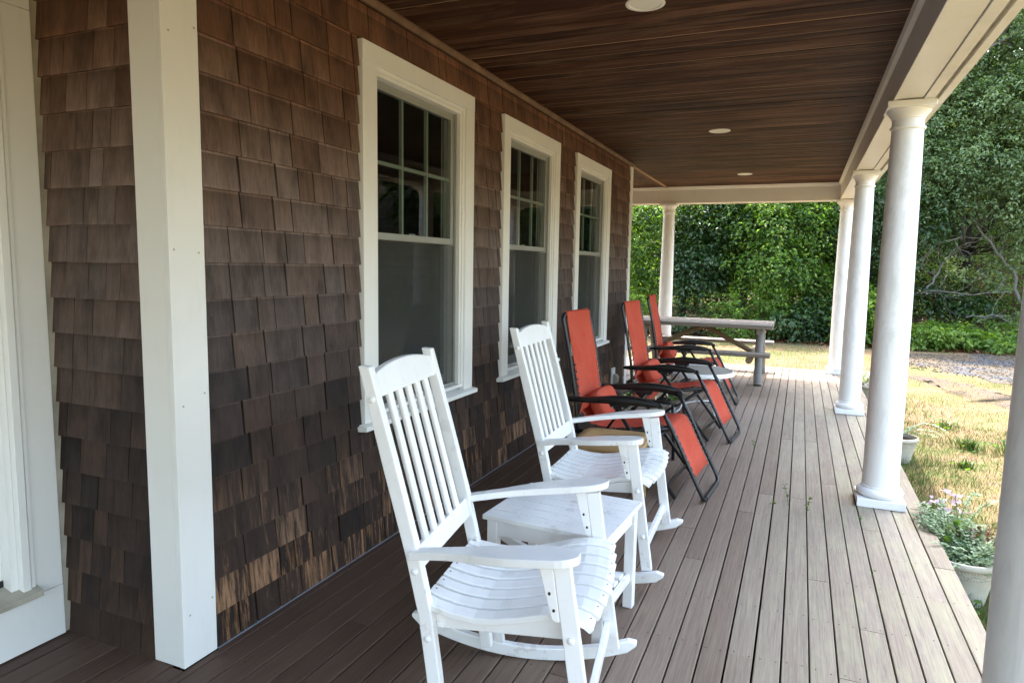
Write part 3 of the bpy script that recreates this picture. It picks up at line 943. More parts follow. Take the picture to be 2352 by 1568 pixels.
# ------------------------------------------------------------------ porch ceiling, beams, roof
ceil = empty('porch_ceiling', (0, 0, 0), kind='structure', label='dark stained pine board ceiling over the porch')
LIGHTS = [3.325, 6.49, 9.445]
LX, LR = 1.205, 0.080
def ceil_board(y0, y1, x0, x1):
    spans = []
    hit = [ly for ly in LIGHTS if y0 - LR < ly < y1 + LR] if x0 < LX < x1 else []
    gap = random.choice([.0012, .0015, .002, .002, .003, .004, .008, .013, .015])
    b0, b1 = y0 + .0006, y1 - gap
    dz = random.uniform(-.0012, .0012)
    c = .0035
    def piece(outl, tongue):
        mb = MB()
        mb.prism(outl, HC + dz, HC + .018 + dz, 'z')
        if tongue:
            mb.cur = 1
            mb.box(outl[0][0], outl[1][0], b1 - .0002, y1 + .0002, HC + .0018, HC + .014)
        mb.build('ceiling_board', [M['ceil'], M['ceil_raw']], ceil, bevel=.0022, seg=1)
    if not hit:
        piece([(x0, b0), (x1, b0), (x1, b1), (x0, b1)], True)
        return
    ly = hit[0]
    arc = []
    for i in range(9):
        yy = b0 + (b1 - b0) * i / 8
        d = LR * LR - (yy - ly) ** 2
        arc.append((math.sqrt(d) if d > 0 else 0.0, yy))
    if max(a for a, _ in arc) <= 0.01:
        piece([(x0, b0), (x1, b0), (x1, b1), (x0, b1)], True); return
    left = [(x0, b0)] + [(LX - max(a, .0005), yy) for a, yy in arc] + [(x0, b1)]
    right = [(x1, b1)] + [(LX + max(a, .0005), yy) for a, yy in arc[::-1]] + [(x1, b0)]
    piece(left, False); piece(right, False)
CP = 0.0945
y = Y_BACK
while y < 10.64:
    ceil_board(y, min(y + CP, 10.648), 0.004 if y > 1.66 else -0.60, 2.389)
    y += CP
x = -0.03
while x > -2.5:
    mb = MB().box(x - .0925, x, 8.24, 10.648, HC, HC + .018)
    mb.build('ceiling_board', M['ceil'], ceil, bevel=.003, seg=1)
    x -= CP
MB().box(-0.028, 0.012, 8.27, 10.648, HC - .012, HC + .017).build('seam_strip', M['ceil_raw'], ceil, bevel=.002)
for yy, dzz in ((2.31, 0), (2.975, 0), (1.1, 0)):
    pass

HB = 2.44
def side_beam():
    b = empty('porch_beam', (0, 0, 0), label='long white painted beam carried by the row of columns along the lawn', cat='beam', kind='thing')
    MB().box(2.390, 2.412, Y_BACK, 10.649, HB, HC + .02).build('inner_board', M['beam'], b, bevel=.0025)
    MB().box(2.4125, 2.541, Y_BACK, 10.80, HB + .006, HB + .03).build('soffit_board', M['beam'], b, bevel=.0015)
    MB().box(2.5445, 2.600, Y_BACK, 10.86, HB - .002, HC).build('outer_board', M['peel'], b, bevel=.003)
    MB().box(2.6005, 2.626, Y_BACK, 10.90, HB + .020, HB + .05).build('eave_soffit', M['rawtrim'], b)
    MB().box(2.6262, 2.668, Y_BACK, 10.95, HB + .004, HC + .054).build('fascia', M['peel'], b, bevel=.003)
    MB().prism([(2.3895, HC - .045), (2.3705, HC - .028), (2.360, HC - .001), (2.3895, HC - .001)], Y_BACK, 10.646, 'y').build('cove_moulding', M['beam'], b)
    return b
side_beam()
b2 = empty('porch_beam', (0, 0, 0), label='white beam closing the far end of the porch above the picnic table', cat='beam', kind='thing')
MB().box(-2.6, 2.3892, 10.650, 10.672, HB, HC + .02).build('inner_board', M['beam'], b2, bevel=.0025)
MB().box(-2.6, 2.4120, 10.6725, 10.80, HB + .006, HB + .03).build('soffit_board', M['beam'], b2, bevel=.0015)
MB().box(-2.6, 2.5440, 10.803, 10.86, HB - .002, HC).build('outer_board', M['peel'], b2, bevel=.003)
MB().box(-2.6, 2.6260, 10.8605, 10.955, HB + .015, HC + .054).build('fascia', M['peel'], b2, bevel=.003)
MB().prism([(10.6495, HC - .045), (10.632, HC - .028), (10.622, HC - .001), (10.6495, HC - .001)], -2.6, 2.359, 'x').build('cove_moulding', M['beam'], b2)
proof = MB()
proof.hexa([(-0.62, Y_BACK, 3.02), (2.72, Y_BACK, HC + .055), (2.72, 11.0, HC + .055), (-0.62, 11.0, 3.02), (-0.62, Y_BACK, 3.10), (2.72, Y_BACK, HC + .10), (2.72, 11.0, HC + .10), (-0.62, 11.0, 3.10)])
proof.box(-2.65, -0.62, HY1 + .02, 11.0, 2.98, 3.10)
pr = proof.build('porch_roof', M['shingle']); tag(pr, kind='structure', label='low pitched roof over the porch')

# recessed ceiling lights
def light_proto():
    e = empty('recessed_light', (LX, LIGHTS[0], HC), label='x', cat='ceiling light', group='recessed lights in the porch ceiling')
    MB().lathe([(0.072, -.001), (0.074, -.0045), (0.084, -.006), (0.092, -.0035), (0.0935, .0005), (0.072, .0006)], 40).build('trim_ring', M['lighttrim'], e, auto=40)
    pf = []
    for i in range(9):
        r_ = 0.0715 - .0032 * i; z_ = .0005 + .010 * i
        pf += [(r_, z_), (r_ - .0005, z_ + .006), (r_ - .003, z_ + .0075)]
    mb = MB(); mb.lathe(pf, 40, caps=False)
    n = 40; base = (len(pf) - 1) * n
    mb.f.append(tuple(base + k for k in range(n))); mb.m.append(0)
    mb.build('baffle', M['lighttrim'], e, auto=50)
    MB().lathe([(0.005, .030), (0.028, .034), (0.040, .046), (0.040, .060), (0.03, .085)], 24).build('bulb', M['bulb'], e, auto=60)
    return e
lp = light_proto()
for i, (ly, lb) in enumerate(zip(LIGHTS, ('round white recessed light nearest the viewer, at the ceiling edge of view', 'round white recessed light in the middle of the dark ceiling', 'round white recessed light closest to the far beam'))):
    o = lp if i == 0 else copy_tree(lp)
    o.location = (LX, ly, HC); o['label'] = lb

# ------------------------------------------------------------------ columns
def column_proto():
    e = empty('porch_column', (0, 0, 0), label='x', cat='column', group='white columns round the porch', kind='thing')
    MB().box(-.134, .134, -.134, .134, 0.001, 0.052).build('plinth', M['column'], e, bevel=.003)
    pf = [(.100, .0525)]
    for i in range(11):
        a = -math.pi / 2 + math.pi * i / 10
        pf.append((.108 + .026 * math.cos(a), .080 + .027 * math.sin(a)))
    pf += [(.110, .1095), (.110, .118), (.104, .122)]
    MB().lathe(pf, 48).build('base_moulding', M['column'], e, auto=35)
    pf = []
    for i in range(22):
        t_ = i / 21
        r_ = .1025 - .0175 * max(0, (t_ - .28) / .72) ** 1.5
        if t_ < .02: r_ += .002
        pf.append((r_, .1222 + (2.285 - .1222) * t_))
    MB().lathe(pf, 48).build('shaft', M['column'], e, auto=35)
    pf = [(.085, 2.2852), (.093, 2.287), (.0965, 2.296), (.093, 2.305), (.0872, 2.307)]
    MB().lathe(pf, 48).build('necking_ring', M['column'], e, auto=35)
    pf = [(.0855, 2.3072), (.0855, 2.346), (.092, 2.350), (.092, 2.356), (.098, 2.366), (.110, 2.380), (.117, 2.392), (.1175, 2.4012)]
    MB().lathe(pf, 48).build('capital', M['column'], e, auto=35)
    MB().box(-.125, .125, -.125, .125, 2.4015, 2.4385).build('abacus', M['column'], e, bevel=.003)
    return e
cp = column_proto()
XC = 2.4885
cols = [(XC, 4.742, 'white round column on a square plinth beside the potted silver plant'),
        (XC, 1.742, 'white column cut off by the edge of view, closest to the viewer'),
        (XC, 7.747, 'white mildewed column in the middle of the row along the lawn'),
        (XC, 10.68, 'white column at the far outer corner of the porch'),
        (0.030, 10.68, 'white column standing behind the picnic table at the far end'),
        (-2.45, 10.68, 'white column at the far end hidden beyond the house corner'),
        (XC, -1.26, 'white column behind the viewer along the lawn side')]
for i, (x, y, lb) in enumerate(cols):
    o = cp if i == 0 else copy_tree(cp)
    o.location = (x, y, 0); o['label'] = lb

# ------------------------------------------------------------------ rocking chairs
WB, WF = 0.240, 0.305
def cw_(u):
    return WB + (WF - WB) * min(max((u - 0.12) / 0.58, -0.2), 1.25)
UO = 0.40
def Pc(u, v, z): return (u - UO, v, z)
def rocker_proto():
    e = empty('rocking_chair', (0, 0, 0), label='x', cat='rocking chair', group='white wooden rocking chairs on the porch')
    pm = M['chairpaint']
    back = [(0.050, 1.150), (0.125, 0.875), (0.200, 0.600), (0.240, 0.425), (0.266, 0.24), (0.286, 0.060)]
    def ub(z):
        for (u0, z0), (u1, z1) in zip(back, back[1:]):
            if z1 <= z <= z0: return u0 + (u1 - u0) * (z0 - z) / (z0 - z1)
        return back[0][0]
    hw = 0.021
    for s in (1, -1):
        # back post: bent board
        mb = MB(); secs = []
        for i, (u, z) in enumerate(back):
            a = back[max(i - 1, 0)]; b = back[min(i + 1, len(back) - 1)]
            d = Vector((b[0] - a[0], 0, b[1] - a[1])).normalized(); nrm = Vector((-d.z, 0, d.x))
            c = Vector(Pc(u, s * WB, z)); l = Vector((0, .0165, 0))
            k = hw * (1.0 if i else 0.9)
            top = .006 if i == 0 else 0
            secs.append([c - nrm * k - l + Vector((0, 0, top)), c + nrm * k - l - Vector((0, 0, top)), c + nrm * k + l - Vector((0, 0, top)), c - nrm * k + l + Vector((0, 0, top))])
        mb.sweep(None, secs); mb.build('back_post', pm, e, bevel=.004)
        # front leg
        MB().bar(Pc(.652, s * (WF - .001), .658), Pc(.738, s * WF, .088), .028, .047, (1, 0, 0)).build('front_leg', pm, e, bevel=.003)
        # bracket under the arm with plugged screw holes
        mb = MB()
        A_ = [(.588, .655), (.6285, .655), (.6515, .500), (.640, .497), (.628, .506)]
        mb.prism([(u - UO, z) for u, z in A_], s * WF - .014, s * WF + .014, 'y'); br = mb.build('arm_bracket', pm, e, bevel=.0025)
        hb = MB()
        for u, z in ((.621, .577), (.634, .531)):
            vs = [Pc(u + .0042 * math.cos(t * math.pi / 5), s * WF - .0146, z + .0052 * math.sin(t * math.pi / 5)) for t in range(10)]
            hb.add(vs, [tuple(range(10))])
            vs = [(p[0], s * WF + .0146, p[2]) for p in vs]
            hb.add(vs, [tuple(range(10))])
        o = hb.build('screw_holes', M['rust'], br); o['kind'] = 'stuff'
        # arm: narrow at the back, broad rounded paddle at the front
        mb = MB(); secs = []
        st = [0, .06, .14, .24, .34, .44, .52, .60, .68, .76, .83, .88, .92, .955, .98, .994, 1.0]
        for t in st:
            u = .196 + t * .506
            z = .606 + .080 * t + .006 * math.sin(math.pi * t)
            cv = WB + .012 + (WF - WB - .002) * t
            hin = .020 + .022 * sstep(.25, .8, t); hout = .024 + .038 * sstep(.15, .62, t) - .004 * sstep(.7, 1, t)
            if t > .86:
                k = math.sqrt(max(0.0, 1 - ((t - .86) / .142) ** 2)); mid = (hout - hin) / 2; hw2 = (hout + hin) / 2 * max(k, .12)
                hin, hout = hw2 - mid, hw2 + mid
            y0_, y1_ = s * (cv - hin), s * (cv + hout)
            secs.append([Pc(u, y0_, z - .012), Pc(u, y1_, z - .012), Pc(u, y1_, z + .012), Pc(u, y0_, z + .012)])
        mb.sweep(None, secs); mb.build('armrest', pm, e, bevel=.004)
        # seat side rail
        mb = MB()
        top = [(.245, .436), (.30, .424), (.37, .416), (.44, .424), (.52, .444), (.60, .466), (.66, .477)]
        bot = [(.668, .424), (.245, .372)]
        mb.prism([(u - UO, z) for u, z in top + bot], s * (WF - .046) - .011, s * (WF - .046) + .011, 'y')
        o = mb.build('seat_rail', pm, e, bevel=.0025)
        # splay the rail with the chair
        for v in o.data.vertices:
            uu = v.co.x + UO; v.co.y += s * ((cw_(uu) - WF))
        # curved rocker
        mb = MB(); secs = []
        n = 26
        for i in range(n + 1):
            t = i / n; u = -.012 + .832 * t
            z = (u - .446) ** 2 / (2 * .98)
            h = .046
            e0 = min(t, 1 - t)
            sh_ = 0 if e0 > .045 else (1 - math.sqrt(max(0, 1 - (1 - e0 / .045) ** 2)))
            zc_ = z + h / 2 + .002; hh = h / 2 * (1 - .72 * sh_)
            vv = s * (cw_(u) + .031)
            secs.append([Pc(u, vv - .0145, zc_ - hh), Pc(u, vv + .0145, zc_ - hh), Pc(u, vv + .0145, zc_ + hh), Pc(u, vv - .0145, zc_ + hh)])
        mb.sweep(None, secs); mb.build('rocker', pm, e, bevel=.004)
        # bolt caps on the outer faces
        for u, z, wv in ((ub(1.055), 1.055, WB + .0165), (ub(.555) - .002, .555, WB + .0165), (ub(.355), .355, WB + .0165), (.683, .452, WF + .014), (.715, .245, WF + .014)):
            mb = MB(); mb.lathe([(.0105, 0), (.0105, .002), (.008, .0055), (.003, .0072)], 14)
            mb.v = [Pc(u + a, s * (wv + c), z + b) for a, b, c in mb.v]
            mb.build('bolt_cap', pm, e, auto=40)
    # crest rail
    mb = MB(); secs = []
    for i in range(15):
        v = -WB + .016 + (2 * WB - .032) * i / 14
        zt = 1.120 + .028 * (1 - (v / WB) ** 2); zb_ = 1.056
        u0, u1 = ub(zb_), ub(min(zt, 1.149))
        secs.append([Pc(u0 - .010, v, zb_), Pc(u0 + .012, v, zb_), Pc(u1 + .012, v, zt), Pc(u1 - .010, v, zt)])
    mb.sweep(None, secs); mb.build('crest_rail', pm, e, bevel=.004)
    MB().bar(Pc(ub(.582), -WB + .016, .582), Pc(ub(.582), WB - .016, .582), .022, .066, (.26, 0, -.97)).build('back_rail', pm, e, bevel=.005)
    for k in range(5):
        v = (k - 2) * .0715
        MB().bar(Pc(ub(.605) + .001, v, .605), Pc(ub(1.062) + .001, v, 1.062), .032, .017, (1, 0, .27)).build('back_slat', pm, e, bevel=.0065, seg=3)
    # seat slats run from front to back with a scooped profile
    prof = [(.222, .458), (.26, .447), (.32, .437), (.39, .434), (.45, .442), (.52, .460), (.59, .482), (.645, .491), (.685, .491), (.715, .484), (.735, .471)]
    hb = MB()
    for k in range(8):
        s = (k - 3.5) / 3.5
        bow = .022 * (1 - s * s)
        pts = []
        for j, (u, z) in enumerate(prof):
            uu = u + bow * max(0, (u - .45) / .3)
            vv = s * (cw_(u) - .030 - .016 * max(0, (u - .3) / .4))
            pts.append(Pc(uu, vv, z - .004 * (1 - s * s)))
        wds = [.050 + .013 * max(0, (p[0] + UO - .25) / .5) for p in pts]
        MB().ribbon(pts, wds, .019, (0, 1, 0)).build('seat_slat', pm, e, bevel=.0035)
        for j in (0, -2):
            p = pts[j]
            p = (p[0] + (.018 if j == 0 else .012), p[1], p[2] + (.0062 if j == 0 else .0086))
            hb.add([(p[0] + .0032 * math.cos(t * math.pi / 4), p[1] + .0032 * math.sin(t * math.pi / 4), p[2] + (-.0011 if j == 0 else -.0010) * math.cos(t * math.pi / 4) * 1.0 + .0012) for t in range(8)], [tuple(range(8))])
    o = hb.build('screw_holes', M['rust'], e); o['kind'] = 'stuff'
    MB().bar(Pc(.250, -WB + .017, .404), Pc(.250, WB - .017, .404), .020, .05).build('seat_crossbar', pm, e, bevel=.003)
    MB().bar(Pc(.640, -WF + .060, .448), Pc(.640, WF - .060, .448), .020, .05).build('seat_crossbar', pm, e, bevel=.003)
    MB().bar(Pc(.716, -WF + .015, .172), Pc(.716, WF - .015, .172), .020, .048).build('front_stretcher', pm, e, bevel=.003)
    MB().bar(Pc(.285, cw_(.285) - .030, .385), Pc(.318, cw_(.318) + .030, .056), .022, .044, (1, 0, 0)).build('rocker_strut', pm, e, bevel=.003)
    return e
rk = rocker_proto()
def place_rocker(o, x, y, deg, label):
    a = rad(deg)
    o.location = (x + UO * math.cos(a), y + UO * math.sin(a), 0.0)
    o.rotation_euler = (0, 0, a)
    o['label'] = label
place_rocker(rk, 0.725, 1.862, 8.4, 'white slatted rocking chair closest to the viewer, in front of the white side table')
rk2 = copy_tree(rk)
place_rocker(rk2, 0.640, 3.237, 2.2, 'white slatted rocking chair between the white side table and the tan plastic table')

# ------------------------------------------------------------------ white slatted side table
t = empty('side_table', (1.115, 2.585, 0), rad(-3.5), label='small white slatted side table between the two rocking chairs', cat='side table')
pm = M['chairpaint']
ns = 6; L2, W2 = .262, .232
for k in range(ns):
    w_ = 2 * W2 / ns; v = -W2 + w_ * (k + .5)
    MB().box(-L2, L2, v - w_ / 2 + .0016, v + w_ / 2 - .0016, .440, .460).build('top_slat', pm, t, bevel=.003)
for sx in (1, -1):
    for sy in (1, -1):
        MB().box(sx * .226 - .021, sx * .226 + .021, sy * .196 - .021, sy * .196 + .021, .001, .4395).build('leg', pm, t, bevel=.003)
    MB().box(sx * .226 - .009, sx * .226 + .009, -.1745, .1745, .372, .4392).build('apron', pm, t, bevel=.002)
    MB().box(sx * .226 - .009, sx * .226 + .009, -.1745, .1745, .12, .155).build('stretcher', pm, t, bevel=.002)
for sy in (1, -1):
    MB().box(-.2045, .2045, sy * .196 - .009, sy * .196 + .009, .372, .4392).build('apron', pm, t, bevel=.002)
for k in range(4):
    MB().box(-.2165, .2165, -.135 + k * .075, -.135 + k * .075 + .05, .1555, .168).build('shelf_slat', pm, t, bevel=.002)

# ------------------------------------------------------------------ tan plastic table
t = empty('plastic_table', (0.945, 4.005, 0), rad(4), label='tan plastic side table with a stepped rim behind the second rocking chair', cat='plastic table')
def rrect(hx, hy, r, n=7):
    out = []
    for cx, cy_, a0 in ((hx - r, hy - r, 0), (-hx + r, hy - r, 90), (-hx + r, -hy + r, 180), (hx - r, -hy + r, 270)):
        for i in range(n):
            a = rad(a0 + 90 * i / (n - 1)); out.append((cx + r * math.cos(a), cy_ + r * math.sin(a)))
    return out
def loft(mb, rings):
    mb.sweep(None, [[(x, y, z) for x, y in ring] for ring, z in rings])
mb = MB()
loft(mb, [(rrect(.20, .185, .06), .372), (rrect(.212, .197, .065), .374), (rrect(.214, .199, .066), .402), (rrect(.210, .195, .065), .409), (rrect(.196, .181, .058), .411), (rrect(.193, .178, .057), .418), (rrect(.188, .173, .055), .421), (rrect(.150, .135, .05), .4215), (rrect(.148, .133, .05), .4200), (rrect(.02, .02, .01), .4205)])
mb.build('tabletop', M['tan'], t, auto=35)
for sx in (1, -1):
    for sy in (1, -1):
        mb = MB()
        secs = []
        for z, o_, w_ in ((.371, .150, .050), (.30, .158, .040), (.002, .182, .028)):
            c = (sx * o_, sy * (o_ - .012)); a = .010
            secs.append([(c[0] - w_ / 2, c[1] - w_ / 2, z), (c[0] + w_ / 2, c[1] - w_ / 2, z), (c[0] + w_ / 2, c[1] + w_ / 2, z), (c[0] - w_ / 2, c[1] + w_ / 2, z)])
        mb.sweep(None, secs); mb.build('leg', M['tan'], t, bevel=.006)
for sx in (1, -1):
    MB().box(sx * .17 - .006, sx * .17 + .006, -.12, .12, .325, .3715).build('apron', M['tan'], t, bevel=.002)
    MB().box(-.13, .13, sx * .155 - .006, sx * .155 + .006, .325, .3715).build('apron', M['tan'], t, bevel=.002)

# ------------------------------------------------------------------ reclining loungers
HWL = 0.245
def lounger_proto():
    e = empty('reclining_chair', (0, 0, 0), label='x', cat='reclining chair', group='orange red reclining chairs in a row')
    bk = M['black']; UO2 = 0.5
    def Q(u, v, z): return (u - UO2, v, z)
    # back frame: one bent tube over the head
    bp = [(.128, .345), (.122, .43), (.100, .62), (.062, .84), (.022, 1.02), (.004, 1.095)]
    pts = [Q(u, -HWL, z) for u, z in bp]
    for i in range(1, 6):
        a = math.pi / 2 * i / 6; pts.append(Q(.004 - .004 * math.sin(a), -HWL + .05 * (1 - math.cos(a)), 1.095 + .040 * math.sin(a)))
    pts.append(Q(-.001, -HWL + .07, 1.137)); pts.append(Q(-.001, HWL - .07, 1.137))
    for i in range(5, 0, -1):
        a = math.pi / 2 * i / 6; pts.append(Q(.004 - .004 * math.sin(a), HWL - .05 * (1 - math.cos(a)), 1.095 + .040 * math.sin(a)))
    pts += [Q(u, HWL, z) for u, z in bp[::-1]]
    MB().tube(pts, .0125, 10).build('back_frame', bk, e, smooth=True)
    # foot rest frame: from arm front over the knee to the floor loop
    fp = [(.672, .590), (.735, .485), (.790, .385), (.865, .235), (.930, .108), (.958, .052)]
    pts = [Q(u, -HWL, z) for u, z in fp] + [Q(.968, -HWL + .012, .030), Q(.972, -HWL + .045, .0165), Q(.972, HWL - .045, .0165), Q(.968, HWL - .012, .030)] + [Q(u, HWL, z) for u, z in fp[::-1]]
    fr = MB().tube(pts, .0125, 10).build('footrest_frame', bk, e, smooth=True)
    MB().tube([Q(.972, -HWL + .06, .0165), Q(.972, HWL - .06, .0165)], .0158, 12).build('foot_sleeve', M['blackplastic'], fr, auto=40)
    for s in (1, -1):
        MB().tube([Q(.726, s * HWL, .500), Q(.770, s * HWL, .425)], .0155, 10).build('sleeve_joint', M['blackplastic'], fr, auto=40)
        # seat rail
        MB().tube([Q(.090, s * (HWL - .002), .352), Q(.40, s * (HWL - .002), .392), Q(.752, s * (HWL - .002), .452)], .0125, 10).build('seat_rail', bk, e, smooth=True)
        # front leg
        MB().tube([Q(.385, s * (HWL + .022), .562), Q(.55, s * (HWL + .02), .335), Q(.800, s * (HWL + .018), .014)], .0125, 10).build('leg', bk, e, smooth=True)
        # link
        MB().tube([Q(.445, s * (HWL + .006), .560), Q(.335, s * (HWL + .006), .405)], .0085, 8).build('link_bar', bk, e, smooth=True)
        # armrest
        mb = MB(); secs = []
        for i in range(15):
            t_ = i / 14; u = .050 + .625 * t_
            z = .578 + .026 * t_ + .014 * math.exp(-((t_ - .62) / .28) ** 2) - .008 * sstep(.85, 1, t_)
            hw_ = .022 + .012 * math.sin(math.pi * min(t_ * 1.05, 1)) ; hh = .0165 + .011 * math.exp(-((t_ - .66) / .28) ** 2)
            if i in (0, 14): hw_ *= .6; hh *= .6
            v0 = s * (HWL + .043)
            ring = [(-1, -.45), (-.6, -1), (.6, -1), (1, -.45), (1, .5), (.55, 1), (-.55, 1), (-1, .5)]
            secs.append([Q(u, v0 + a * hw_, z + b * hh) for a, b in ring])
        mb.sweep(None, secs); ar = mb.build('armrest', M['blackplastic'], e, auto=50)
        mb = MB(); mb.prism([(u - UO2, z) for u, z in ((.345, .590), (.500, .596), (.478, .560), (.445, .545), (.380, .543), (.358, .560))], s * (HWL + .030) - .010, s * (HWL + .030) + .010, 'y')
        mb.build('lock_bracket', M['blackplastic'], ar, bevel=.003)
        for u, z in ((.378, .552), (.445, .555), (.085, .577)):
            mb = MB(); mb.lathe([(.0062, 0), (.0062, .003), (.003, .0045)], 10)
            yy = HWL + .0405 if u > .2 else HWL + .0605
            mb.v = [Q(u + a, s * (yy + c), z + b) for a, b, c in mb.v]
            mb.build('rivet', M['metal'], ar, auto=40)
        # front clamp of the arm
        mb = MB(); mb.lathe([(.017, -.014), (.019, -.010), (.019, .010), (.017, .014)], 14)
        mb.v = [Q(.683 + a, s * (HWL + .020) + c, .588 + b) for a, b, c in mb.v]
        mb.build('arm_clamp', M['blackplastic'], ar, auto=40)
    # rear leg loop
    pts = [Q(.735, -HWL + .028, .440), Q(.50, -HWL + .028, .27), Q(.20, -HWL + .028, .05), Q(.165, -HWL + .045, .020), Q(.16, -HWL + .07, .0135), Q(.16, HWL - .07, .0135), Q(.165, HWL - .045, .020), Q(.20, HWL - .028, .05), Q(.50, HWL - .028, .27), Q(.735, HWL - .028, .440)]
    MB().tube(pts, .0115, 10).build('rear_leg_loop', bk, e, smooth=True)
    MB().box(.745 - UO2 - .004, .745 - UO2 + .004, -HWL - .018, HWL + .018, .070, .098).build('leg_crossbar', bk, e, bevel=.002)
    # sling
    pr_ = [(-.015, 1.105, .205), (-.014, 1.140, .207), (.002, 1.153, .208), (.016, 1.140, .208), (.024, 1.08, .210), (.044, .98, .214), (.066, .88, .215), (.086, .78, .214), (.104, .68, .211), (.120, .58, .208), (.138, .50, .206), (.165, .445, .204), (.210, .412, .202), (.29, .400, .200), (.39, .404, .200), (.49, .420, .200), (.58, .440, .200), (.655, .458, .199), (.708, .463, .204), (.745, .448, .205), (.778, .395, .206), (.820, .310, .206), (.866, .220, .206), (.905, .142, .206)]
    nv = 11; V = []; F = []
    for i, (u, z, hw_) in enumerate(pr_):
        a = pr_[max(i - 1, 0)]; b = pr_[min(i + 1, len(pr_) - 1)]
        d = Vector((b[0] - a[0], 0, b[1] - a[1])).normalized(); nn = Vector((d.z, 0, -d.x))
        sag = .022 * math.exp(-((i - 13) / 5.5) ** 2) + .006
        if i < 4: sag = 0
        for j in range(nv):
            s_ = -1 + 2 * j / (nv - 1)
            p = Vector(Q(u, s_ * hw_, z)) + nn * sag * (1 - s_ * s_)
            V.append(tuple(p))
    for i in range(len(pr_) - 1):
        for j in range(nv - 1):
            F.append((i * nv + j, i * nv + j + 1, (i + 1) * nv + j + 1, (i + 1) * nv + j))
    mb = MB(); mb.add(V, F); sl_o = mb.build('sling', M['fabric'], e, smooth=True)
    md = sl_o.modifiers.new('th', 'SOLIDIFY'); md.thickness = .004
    # stitched hem line of the head pocket
    # lacing and grommets
    lc = MB(); gm = MB()
    def tubeu(z):
        return np.interp(z, [p[1] for p in bp], [p[0] for p in bp])
    rows = []
    for k in range(8): z = .80 - k * .048; rows.append(('b', np.interp(-z, [-p[1] for p in pr_[4:13]], [p[0] for p in pr_[4:13]]), z))
    for k in range(8): u = .24 + k * .062; rows.append(('s', u, np.interp(u, [p[0] for p in pr_[12:19]], [p[1] for p in pr_[12:19]])))
    for k in range(8): t_ = k / 7; u = .756 + t_ * .135; rows.append(('f', u, np.interp(u, [p[0] for p in pr_[19:]], [p[1] for p in pr_[19:]])))
    for s in (1, -1):
        for kind, u, z in rows:
            hw_ = (.207 if kind == 'b' else .199 if kind == 's' else .206) - .008
            if kind == 'b': tp = (tubeu(z - .02), HWL, z - .02); nrm = Vector((.98, 0, .2))
            elif kind == 's': tp = (u + .02, HWL - .002, .352 + (u - .07) * .1493 + .004); nrm = Vector((-.1, 0, .99))
            else: tp = (u + .012, HWL, np.interp(u + .012, [p[0] for p in fp], [p[1] for p in fp])); nrm = Vector((.88, 0, .47))
            a = Vector(Q(u, s * hw_, z)) + nrm * .006; b = Vector(Q(tp[0], s * tp[1], tp[2])) + nrm * .012
            c = Vector(Q(tp[0], s * (tp[1] + .014), tp[2])); d = Vector(Q(tp[0], s * tp[1], tp[2])) - nrm * .013
            lc.tube([a, b, c, d], .0036, 5)
            n0 = len(gm.v)
            gm.lathe([(.0040, -.001), (.0068, 0), (.0068, .0026), (.0040, .003)], 12, caps=False)
            q = nrm.to_track_quat('Z', 'Y').to_matrix()
            for i in range(n0, len(gm.v)):
                gm.v[i] = tuple(q @ Vector(gm.v[i]) + Vector(Q(u, s * hw_, z)) + nrm * .0015)
    o = lc.build('elastic_lacing', M['black'], e, smooth=True); o['kind'] = 'stuff'
    o = gm.build('grommets', M['eyelet'], e); o['kind'] = 'stuff'
    # lumbar pillow with pinched corners
    mb = MB(); nu, nvv = 24, 14
    V = []; F = []
    for i in range(nvv + 1):
        ph = -math.pi / 2 + math.pi * i / nvv
        for j in range(nu):
            th = 2 * math.pi * j / nu
            def se(c, p): return math.copysign(abs(c) ** p, c)
            x_ = .060 * se(math.cos(ph), .55) * se(math.cos(th), .45)
            y_ = .175 * se(math.cos(ph), .35) * se(math.sin(th), .40)
            z_ = .098 * se(math.sin(ph), .55)
            pin = abs(y_) / .178
            x_ *= 1 - .30 * pin ** 3; z_ *= 1 - .10 * pin ** 2
            wr = .004 * math.sin(9 * th + 5 * ph) * pin
            V.append((x_ + wr, y_, z_ + wr))
    for i in range(nvv):
        for j in range(nu):
            F.append((i * nu + j, i * nu + (j + 1) % nu, (i + 1) * nu + (j + 1) % nu, (i + 1) * nu + j))
    ma = Matrix.Rotation(rad(-24), 4, 'Y')
    mb.add([tuple(ma @ Vector(p) + Vector(Q(.222, 0, .530))) for p in V], F)
    pl = mb.build('pillow', M['fabric'], e, smooth=True)
    mb = MB()
    mb.ribbon([Q(.150, -HWL - .012, .512), Q(.155, -HWL + .03, .53), Q(.17, -.17, .535), Q(.165, 0, .535), Q(.17, .17, .535), Q(.155, HWL - .03, .53), Q(.150, HWL + .012, .512)], [.075, .055, .045, .045, .045, .055, .075], .006, (.25, 0, .97))
    mb.build('strap', M['fabric'], pl, bevel=.002)
    return e
lg = lounger_proto()
def place_l(o, x, y, deg, label):
    a = rad(deg); o.location = (x + .5 * math.cos(a), y + .5 * math.sin(a), 0); o.rotation_euler = (0, 0, a); o['label'] = label
place_l(lg, 0.529, 4.531, -4.2, 'orange red reclining chair directly behind the tan plastic table, largest of the three')
l2 = copy_tree(lg); place_l(l2, 0.540, 6.130, -5.5, 'orange red reclining chair between the smoked glass table and the round white table')
l3 = copy_tree(lg); place_l(l3, 0.407, 7.705, 2.4, 'orange red reclining chair beyond the round white table, beside the picnic table')

